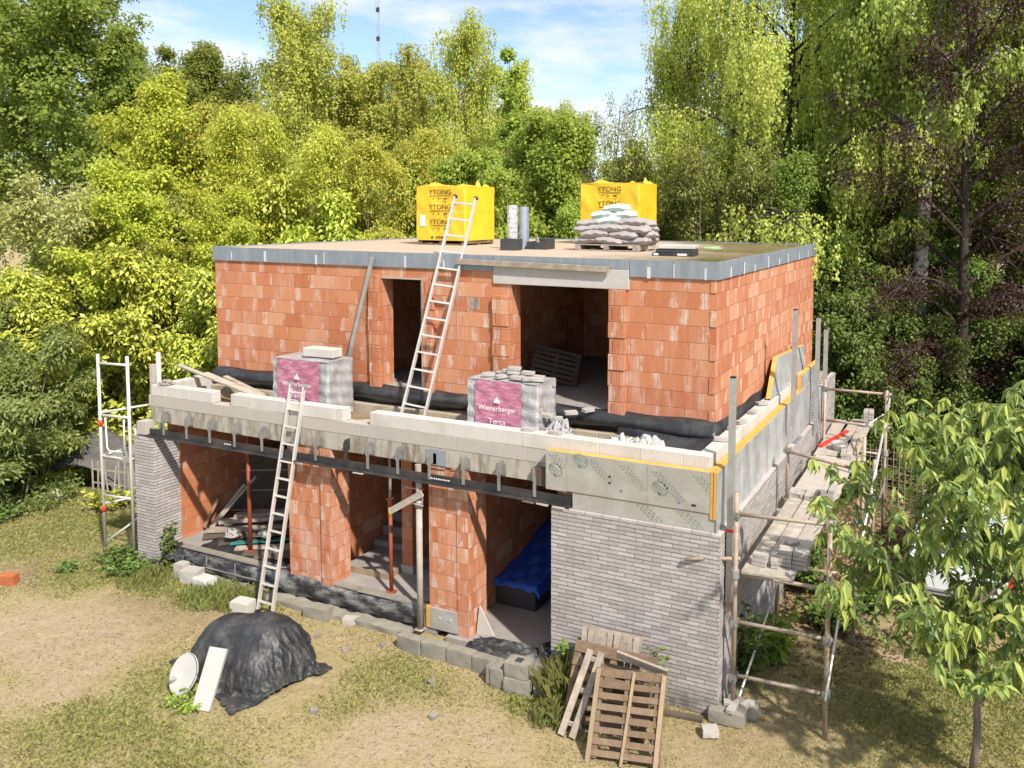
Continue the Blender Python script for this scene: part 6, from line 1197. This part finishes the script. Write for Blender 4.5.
PLANTS = [
('oak',-30.79,12.14,15.96,5.2,'big dark green oak rising highest at the edge of the photo'),('oak',-33.78,21.71,14.2,4.39,'distant oak crown seen between the big dark oak and the tall birch'),('oak',-42.23,13.48,16.39,5.63,'dark oak beside the biggest oak, mostly out of frame'),('oak',-39.10,21.43,14.67,4.5,'distant oak behind the big dark oak'),
('gold',-19.08,7.15,10.34,2.40,'tallest bright golden-green tree above the pale shrubs'),('gold',-15.40,6.44,7.88,1.85,'golden-green tree nearest the roof corner'),('gold',-17.29,4.43,7.69,2.0,'low golden tree just behind the laurel bushes'),('gold',-14.3,5.2,7.0,1.5,'smallest golden tree beside the house wall'),
('birch',-19.61,12.76,13.93,3.9,'tallest birch with white stem, top against the sky'),('birch_tall',-18.30,14.31,12.2,3.1,'slender birch next to the tallest birch'),('birch_tall',-16.89,17.26,12.86,3.0,'slender birch below the radio mast'),('birch',-14.17,15.25,13.36,2.9,'dense-topped birch above the yellow pack with the paper note'),
('birch_tall',-21.6,15.2,12.2,2.6,'birch between the oak crown and the tallest birch'),('birch_tall',-13.0,17.4,12.0,2.4,'birch behind the thin aspen'),
('birch',-20.2,18.6,12.6,2.5,'birch half hidden behind the tallest birch'),('birch',-16.2,20.3,11.8,2.6,'birch filling the gap below the mast'),('birch',-11.2,17.6,10.4,2.3,'low birch behind the fresh green hazels'),
('aspen',-10.95,13.35,12.39,1.6,'sparse thin aspen standing free against the sky'),('hazel',-8.61,10.87,9.57,1.95,'largest fresh green hazel between the two yellow packs'),('hazel',-7.53,11.23,7.0,1.2,'lower fresh green hazel beside the bare tree'),('hazel',-9.43,9.9,8.32,1.6,'fresh green hazel right behind the ladder pack'),
('willow',-13.83,6.6,8.99,2.1,'grey-green tree above the fascia beside the golden trees'),('willow',-12.9,9.4,8.70,2.0,'grey-green tree in the middle behind the flat roof'),('willow',-11.96,11.4,8.45,2.0,'grey-green tree behind the yellow pack with the note'),('willow',-19.36,9.16,9.50,2.5,'broad grey-green tree under the tallest birch'),
('laurel',-15.0,5.9,7.0,1.75,'tall laurel touching the roof line near the golden trees'),('laurel_b',-13.65,6.9,6.7,1.72,'laurel rising just over the roof edge'),('laurel',-12.54,10.6,7.3,1.62,'laurel seen above the roof before the grey-green trees'),
('laurel',-17.11,4.3,6.1,1.9,'wide sunlit laurel behind the dark grey pile'),('laurel_b',-15.00,4.2,5.6,1.6,'sunlit laurel above the scaffold tower'),('laurel',-19.23,4.6,5.9,1.95,'sunlit laurel behind the olive bushes'),('laurel_b',-14.1,5.0,5.5,1.35,'laurel squeezed against the house corner'),('laurel_b',-15.3,4.7,4.6,1.3,'low laurel bush behind the pale stakes'),('laurel',-13.6,3.4,4.9,1.3,'low laurel right behind the brick pillar'),
('laurel',-17.6,2.75,4.6,1.45,'laurel at the back of the largest olive bush'),('laurel_b',-19.2,2.6,5.2,1.6,'laurel between the olive bush and the pale shrub'),
('pale',-18.6,4.2,7.4,1.95,'pale shrub with brownish twigs above the laurels'),('pale',-21.64,4.0,8.1,2.1,'pale shrub at the frame edge under the big oak'),('pale',-16.6,4.4,6.9,1.5,'small pale shrub before the golden tree'),
('sallow',-16.70,1.05,3.62,1.55,'largest olive bush drooping over the lawn edge'),('sallow',-18.27,0.5,4.1,1.7,'olive bush at the frame edge'),('sallow',-17.0,2.0,2.9,0.95,'small olive bush beside the dark grey pile'),
('bare',-7.58,12.49,9.93,1.6,'bare twiggy tree in the sky gap behind the cement bags'),
('weeping',-2.35,15.05,16.2,5.2,'huge weeping birch with dark forked trunk behind the roof corner'),('birch',-6.02,15.72,13.8,2.69,'birch behind the pack with the cement bags'),('birch_tall',-6.9,18.5,9.8,1.6,'slim birch at the edge of the sky gap'),('weeping',-0.51,19.5,17.6,3.9,'second weeping birch farther back, brighter top'),
('green',2.65,19.98,17.5,3.80,'woodland tree behind the copper beech'),('green',0.53,21.11,17.2,3.40,'woodland tree between the weeping birch and the copper beech'),
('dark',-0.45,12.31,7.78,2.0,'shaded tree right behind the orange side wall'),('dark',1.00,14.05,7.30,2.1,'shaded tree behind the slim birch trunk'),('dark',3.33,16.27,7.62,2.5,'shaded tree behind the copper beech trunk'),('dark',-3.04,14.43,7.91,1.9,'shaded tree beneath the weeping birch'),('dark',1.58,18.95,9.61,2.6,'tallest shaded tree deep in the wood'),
('olive',-4.62,12.65,8.70,2.0,'dull thicket behind the folded window frame'),('olive',-6.24,12.95,8.04,1.4,'narrow dull thicket beside the bare tree'),('olive',-3.33,13.0,8.38,1.6,'dull thicket under the low birch branches'),
('beech',2.55,12.2,14.9,3.6,'purple copper beech filling the upper corner of the photo'),('beech',5.4,13.6,13.8,3.4,'second copper beech cut by the frame edge'),('tallbirch',1.5,12.9,18.5,3.0,'stout white birch trunk rising beside the copper beech'),('slimbirch',0.12,13.03,13.8,1.6,'slim dark-marked birch behind the scaffold posts'),
('shrub',0.08,11.2,4.44,1.5,'dark shrub behind the far scaffold end'),('shrub',1.28,12.1,3.90,1.4,'dark shrub behind the wire mesh fence'),('shrub',-0.32,10.9,3.55,0.95,'small dark shrub at the house corner'),('shrub',2.52,13.30,3.29,1.55,'dark shrub at the birch foot'),('shrub',3.91,12.89,3.82,1.5,'dark shrub beyond the copper beech trunk'),('shrub',0.95,11.0,3.0,1.0,'brighter low shrub beside the scaffold ledger'),('shrub',5.31,12.45,3.97,1.64,'dark shrub cut by the frame edge'),
('oak',-35.03,29.70,12.0,5.8,'far oak low behind the grey-green trees'),('oak',-29.62,34.52,12.6,5.9,'far oak behind the tallest birch'),('oak',-24.87,38.94,12.4,5.8,'far oak behind the slender birches'),('oak',-17.37,41.36,9.6,5.0,'far oak behind the sky gap'),('oak',-9.28,39.87,15.54,6.0,'far oak behind the weeping birch'),('oak',-2.71,40.79,16.35,6.0,'far oak deep behind the shaded trees'),('oak',3.43,45.91,16.78,6.46,'far oak behind the copper beech'),
('green',5.19,15.42,14.5,3.0,'woodland tree at the edge beside the second beech'),('dark',6.3,18.5,9.0,2.8,'shaded tree beyond the second beech'),('dark',-1.6,16.0,8.6,2.3,'shaded tree behind the forked trunk'),('green',-3.2,22.5,13.0,3.2,'woodland tree behind the weeping birch crown'),
]
rs_ = random.Random(5)
for i, (k, x, y, h, R_, lab) in enumerate(PLANTS):
    tm, cm, Ht, R0 = PROTO[k]; nm, cat = KIND[k]
    o = thing(nm, lab, cat, (x, y, -0.02), rs_.uniform(0, 6.28), GRP.get(k))
    if k == 'weeping' and x < -1: o.rotation_euler.z = 2.3
    if k == 'tallbirch': o.rotation_euler.z = 0.3
    o.scale = (R_/R0, R_/R0, h/Ht)
    for n_, m_ in (('trunk', tm), ('crown', cm)):
        c_ = bpy.data.objects.new(n_, m_); COL.objects.link(c_); c_.parent = o
# sapling with large hanging leaves in front of the scaffold end
def sapling(label, loc):
    rs = np.random.RandomState(77); o = thing('leafy_sapling', label, 'young tree', loc, 0); tb = MB(); LV = []; LT = []
    def shoot(p, d, ln, r, depth):
        K = 6; pts = [p]; dd = np.array(d, float); dd /= np.linalg.norm(dd)
        for k in range(K):
            dd = dd+np.array([rs.uniform(-.12, .12), rs.uniform(-.12, .12), 0.05 if depth < 2 else -0.02]); dd /= np.linalg.norm(dd); pts.append(pts[-1]+dd*ln/K)
        tb.tube(pts, [r*(1-0.75*k/K) for k in range(K+1)], 6, False)
        if depth < 2:
            for k in range(1, K+1):
                if depth == 1 and (k % 2 or rs.rand() < 0.35): continue
                for s_ in range(2 if (depth == 0 and k % 2) else 1):
                    a = rs.uniform(0, 6.28); e = rs.uniform(0.15, 0.75); l2 = ln*rs.uniform(0.28, 0.5)
                    d2 = dd*0.55+np.array([math.cos(a)*math.cos(e), math.sin(a)*math.cos(e), math.sin(e)*0.8]); shoot(pts[k], d2, max(l2, 0.30), r*(1-0.7*k/K)*0.55, depth+1)
        m = int(ln/0.043) if depth > 0 else int(ln/0.10)
        for j in range(m):
            t = (j+rs.rand())/m
            if depth == 0 and t < 0.35: continue
            f = t*K; i0 = min(int(f), K-1); q = pts[i0]*(1-(f-i0))+pts[i0+1]*(f-i0); a = j*2.4+rs.uniform(-.4, .4)
            LV.append((q, np.array([math.cos(a)*0.75, math.sin(a)*0.75, rs.uniform(-0.75, 0.05)]), rs.uniform(0.11, 0.19), t > 0.74))
        if rs.rand() < (0.75 if depth > 0 else 1):                                      # drooping rosette at the tip
            for j in range(rs.randint(5, 9)):
                a = j*0.9+rs.rand(); LV.append((pts[-1], np.array([math.cos(a)*0.55, math.sin(a)*0.55, rs.uniform(-1.2, -0.5)]), rs.uniform(0.13, 0.21), rs.rand() < 0.65))
    tk = [np.array([0.035*math.sin(k*0.9), 0.03*math.cos(k*0.7), k*0.3]) for k in range(13)]
    tb.tube(tk, [0.050*(1-0.07*k) for k in range(13)], 9)
    for (k, az, el, ln) in ((3, 2.6, 0.55, 1.6), (3, 0.0, 0.65, 1.6), (4, 3.3, 0.30, 1.95), (4, 4.6, 0.3, 1.4), (5, 1.3, 0.5, 1.8), (5, 2.9, 0.50, 1.95), (6, 5.6, 0.55, 1.7), (6, 3.7, 0.6, 1.8), (7, 0.5, 0.75, 1.7), (7, 2.8, 0.6, 1.9), (8, 4.4, 0.8, 1.5), (8, 3.0, 0.95, 1.6), (9, 5.9, 0.9, 1.4), (9, 1.8, 0.9, 1.4), (10, 3.4, 1.1, 1.2), (11, 0.3, 1.15, 1.1), (12, 2.0, 1.4, 0.95), (12, 5.0, 1.3, 0.9), (4, 5.7, 0.35, 1.7), (6, 0.9, 0.4, 1.6), (5, 4.1, 0.35, 1.6)):
        shoot(tk[k], (math.cos(az)*math.cos(el), math.sin(az)*math.cos(el), math.sin(el)), ln, 0.022, 1 if ln < 1.0 else 0)
    tr_ = tb.build('trunk', BARK['grey'], o, smooth=True)
    for tipf, nm, mat in ((False, 'crown', 'sapling'), (True, 'shoot_tips', 'sapling_tip')):
        sel = [l for l in LV if bool(l[3]) == tipf]; P = np.array([l[0] for l in sel]); D = np.array([l[1] for l in sel]); Ls = np.array([l[2] for l in sel]); n = len(P)
        D = D/np.linalg.norm(D, axis=1, keepdims=True); N = rs.normal(size=(n, 3))*0.35+np.array([0, 0, 1.0]); S = np.cross(D, N); S /= np.linalg.norm(S, axis=1, keepdims=True); U = np.cross(S, D); W_ = Ls*rs.uniform(0.34, 0.44, n)
        # six-point leaf, folded on the midrib, bent down towards the tip: two quads
        e = lambda t, w, u, g: P+D*(Ls*t)[:, None]+S*(W_*w)[:, None]+U*(Ls*u)[:, None]+np.array([0, 0, -1.0])*(Ls*g)[:, None]
        p0 = e(0.06, 0, 0, 0); l1 = e(0.38, 0.5, 0.06, 0.03); l2 = e(0.72, 0.36, 0.04, 0.13); tp2 = e(1.0, 0, 0, 0.30); r1 = e(0.38, -0.5, 0.06, 0.03); r2 = e(0.72, -0.36, 0.04, 0.13); m1 = e(0.52, 0, -0.01, 0.07)
        vs = np.stack([p0, l1, l2, tp2, r1, r2, m1], 1); me = bpy.data.meshes.new(nm); idx = np.arange(n)[:, None]*7
        F = np.concatenate([idx+np.array([[0, 6, 2, 1]]), idx+np.array([[6, 3, 2, 2]])*1, ], 0)
        fa = []
        for i in range(n):
            b_ = i*7; fa += [(b_, b_+6, b_+1), (b_+6, b_+2, b_+1), (b_+6, b_+3, b_+2), (b_, b_+4, b_+6), (b_+6, b_+4, b_+5), (b_+6, b_+5, b_+3)]
        me.from_pydata(vs.reshape(-1, 3).tolist(), [], fa); me.update(); me.materials.append(LEAF[mat]); c_ = bpy.data.objects.new(nm, me); COL.objects.link(c_); c_.parent = o
    print('sapling leaves', len(LV))
    return o
sapling('leafy green sapling with big hanging leaves before the scaffold and the car', (3.08, 0.20, 0))
# weeds and grass clumps
def weed(name, label, loc, h, r, n_st, leaf, L_, W_, seed, cat='weed', group=None):
    rs = np.random.RandomState(seed); o = thing(name, label, cat, loc, 0, group); tb = MB(); P = []; D = []
    for s_ in range(n_st):
        a = rs.uniform(0, 6.28); rr = r*rs.rand()**0.6; hh = h*rs.uniform(0.55, 1.0); bx, by = 0.35*rr*math.cos(a), 0.35*rr*math.sin(a)
        pts = [np.array([bx+rr*0.65*math.cos(a)*(k/5)**1.5, by+rr*0.65*math.sin(a)*(k/5)**1.5, hh*k/5]) for k in range(6)]; tb.tube(pts, [0.006*(1-0.14*k) for k in range(6)], 4, False)
        for j in range(int(hh*24)+5):
            t = rs.uniform(0.12, 1.0)*5; i0 = min(int(t), 4); P.append(pts[i0]*(1-(t-i0))+pts[i0+1]*(t-i0)); b_ = rs.uniform(0, 6.28); D.append([math.cos(b_), math.sin(b_), rs.uniform(-0.4, 0.5)])
    P = np.array(P); D = np.array(D); n = len(P); N = rs.normal(size=(n, 3))*0.4+np.array([0, 0, 1.0]); V4 = leaves(P, D, N, L_*rs.uniform(0.6, 1.2, n), W_*rs.uniform(0.7, 1.2, n))
    tb.build('stem', BARK['grey'], o); c_ = bpy.data.objects.new('leaves', quads_mesh('weed_leaves', V4, LEAF[leaf])); COL.objects.link(c_); c_.parent = o; return o
weed('climbing_weed', 'leafy weed climbing the corner of the grey brick pillar', (-10.45, 0.10, 0), 0.95, 0.16, 9, 'weed', 0.10, 0.07, 1)
weed('leafy_weed', 'bushy bright weed at the foot of the scaffold brace', (0.33, 1.75, 0), 0.62, 0.50, 34, 'hazel', 0.16, 0.09, 2); weed('leafy_weed', 'tall narrow weed against the side wall behind the scaffold tube', (0.13, 1.10, 0), 1.15, 0.26, 12, 'shrub', 0.18, 0.06, 3)
weed('leafy_weed', 'dark low weed under the far planks', (0.95, 3.3, 0), 0.45, 0.7, 40, 'weed', 0.13, 0.09, 4); weed('leafy_weed', 'dark weed deeper under the scaffold', (0.35, 4.4, 0), 0.8, 0.5, 26, 'shrub', 0.14, 0.09, 5); weed('leafy_weed', 'dark weed behind the outer scaffold tube', (1.4, 4.2, 0), 0.4, 0.6, 30, 'weed', 0.13, 0.09, 6)
weed('leafy_weed', 'small weed on top edge of the leaning pallets', (-0.72, -0.35, 0), 1.15, 0.12, 5, 'weed', 0.10, 0.06, 7); weed('leafy_weed', 'broad-leaved weed beside the tall grass tuft', (-2.02, -0.15, 0), 0.85, 0.25, 9, 'weed', 0.14, 0.07, 8)
weed('leafy_weed', 'low weeds before the brick pillar', (-11.1, -0.28, 0), 0.32, 0.6, 44, 'weed', 0.10, 0.06, 9); weed('leafy_weed', 'weeds between the scaffold tower and the pillar', (-11.6, -0.1, 0), 0.35, 0.6, 40, 'weed', 0.11, 0.06, 10); weed('leafy_weed', 'weeds beside the white wash basin', (-6.55, -2.85, 0), 0.16, 0.34, 26, 'hazel', 0.07, 0.05, 12); weed('leafy_weed', 'weeds under the pale stakes', (-14.6, 1.9, 0), 0.40, 0.7, 40, 'laurel', 0.12, 0.08, 13)
weed('leafy_weed', 'weed seedling in the brown patch of lawn', (-12.1, -0.75, 0), 0.22, 0.25, 16, 'weed', 0.08, 0.05, 14); weed('leafy_weed', 'low weeds under the olive bush at the lawn edge', (-16.0, 0.3, 0), 0.45, 0.8, 50, 'weed', 0.12, 0.07, 15)
def blades(P, h, w, rs, bend):
    n = len(P); a = rs.uniform(0, 6.28, n); u = np.stack([np.cos(a), np.sin(a), np.zeros(n)], 1); sd = np.stack([-np.sin(a), np.cos(a), np.zeros(n)], 1); h = h[:, None]; w = w[:, None]; bd = bend[:, None]
    return np.stack([P-sd*w/2, P+sd*w/2, P+sd*w*0.25+u*h*bd*0.4+np.array([0, 0, 1])*h*0.6, P+u*h*bd+np.array([0, 0, 1])*h*(1-0.35*bd)], 1)
def tuft(label, loc, r, h, n, seed, leaf='tallgrass'):
    rs = np.random.RandomState(seed); a = rs.uniform(0, 6.28, n); q = r*rs.rand(n)**0.6; P = np.stack([q*np.cos(a), q*np.sin(a), np.zeros(n)], 1)
    V4 = blades(P, h*rs.uniform(0.5, 1.1, n)*(1-0.45*q/r), np.full(n, 0.0065), rs, rs.uniform(0.05, 0.65, n)); me = quads_mesh('grass_tuft', V4, LEAF[leaf]); o = bpy.data.objects.new('grass_tuft', me); COL.objects.link(o); o.location = loc
    return tag(o, label, 'grass tuft', 'taller grass tufts')
tuft('tallest grass tuft beside the leaning pallets and the garage opening', (-2.0, -0.42, 0), 0.38, 0.80, 420, 1); tuft('grass tuft in front of the first room foundation', (-8.9, -0.35, 0), 0.55, 0.30, 900, 2); tuft('bright grass tuft before the ladder and the pale blocks', (-8.3, -0.25, 0), 0.45, 0.32, 800, 3); tuft('grass tuft at the pillar base', (-10.5, -0.30, 0), 0.55, 0.28, 800, 4); tuft('grass tuft at the brick corner under the front pallet', (-1.95, -0.9, 0), 0.35, 0.35, 500, 6); tuft('small tuft at the pallet foot', (-1.25, -1.2, 0), 0.15, 0.2, 160, 7)
# the short lawn: uncountable blades, one object
rs = np.random.RandomState(99); n = 520000
X = rs.uniform(-19, 5.5, n); Y = rs.uniform(-5.0, 3.5, n); inside = ((X > -11.2) & (X < 0.0) & (Y > 0.1)) | ((X > -7.1) & (X < -5.2) & (Y > -2.5) & (Y < -1.0))
dens = 0.36+0.75*(fbm(X*1.3, Y*1.3, 71)-0.35)*1.6+0.7*field(GREEN, X, Y)-1.2*field(BARE, X, Y)-0.55*field(BROWN, X, Y); keep = (rs.rand(n) < np.clip(dens, 0.0, 1)) & ~inside
X = X[keep]; Y = Y[keep]; n = len(X); gr = field(GREEN, X, Y)
P = np.stack([X, Y, ground_z(X, Y)-0.004], 1); V4 = blades(P, (0.018+0.024*rs.rand(n))*(1+1.0*gr), 0.007+0.005*rs.rand(n), rs, rs.uniform(0.3, 1.3, n))
gm = quads_mesh('grass', V4, LEAF['grass']); ga = gm.attributes.new('green', 'FLOAT', 'POINT'); ga.data.foreach_set('value', np.repeat(gr, 4).astype(np.float32))
lawn = bpy.data.objects.new('grass', gm); COL.objects.link(lawn); tag(lawn, kind='stuff')
# straw and dead grass lying on the worn patches, one object
rs = np.random.RandomState(123); n = 60000; X = rs.uniform(-17, 5.0, n); Y = rs.uniform(-5.0, 1.2, n); k_ = ~(((X > -11.2) & (X < 0.0) & (Y > 0.0)) | ((X > -7.4) & (X < -5.6) & (Y > -2.5) & (Y < -1.0))) & (rs.rand(n) < 0.35+0.9*(fbm(X*1.9, Y*1.9, 83)-0.3)); X = X[k_]; Y = Y[k_]; n = len(X); a_ = rs.uniform(0, 6.28, n)
V4 = leaves(np.stack([X, Y, ground_z(X, Y)+0.008], 1), np.stack([np.cos(a_), np.sin(a_), rs.uniform(-0.12, 0.35, n)], 1), rs.normal(size=(n, 3))*0.4+np.array([0, 0, 1.0]), rs.uniform(0.02, 0.075, n), rs.uniform(0.004, 0.013, n))
sm_ = bpy.data.objects.new('straw', quads_mesh('straw', V4, leaf_mat('dead_grass', (0.16, 0.115, 0.06), (0.36, 0.28, 0.16), (0.52, 0.43, 0.29), 0.1, 0.7, False))); COL.objects.link(sm_); tag(sm_, kind='stuff')
# dry leaf litter in the wood's shade
rs = np.random.RandomState(101); n = 26000; X = rs.uniform(-0.3, 7, n); Y = rs.uniform(1.5, 14, n); k_ = rs.rand(n) < np.clip(field(BROWN, X, Y)+0.05, 0, 1); k_ &= ~((X < 0.02) & (Y < 9.5)); X = X[k_]; Y = Y[k_]; n = len(X); a = rs.uniform(0, 6.28, n)
V4 = leaves(np.stack([X, Y, ground_z(X, Y)+0.01], 1), np.stack([np.cos(a), np.sin(a), rs.uniform(-0.1, 0.3, n)], 1), rs.normal(size=(n, 3))*0.3+np.array([0, 0, 1.0]), np.full(n, 0.07), np.full(n, 0.045))
lm = bpy.data.objects.new('leaf_litter', quads_mesh('leaf_litter', V4, leaf_mat('dry_leaves', (0.10, 0.06, 0.035), (0.20, 0.12, 0.065), (0.32, 0.22, 0.13), 0.1))); COL.objects.link(lm); tag(lm, kind='stuff')
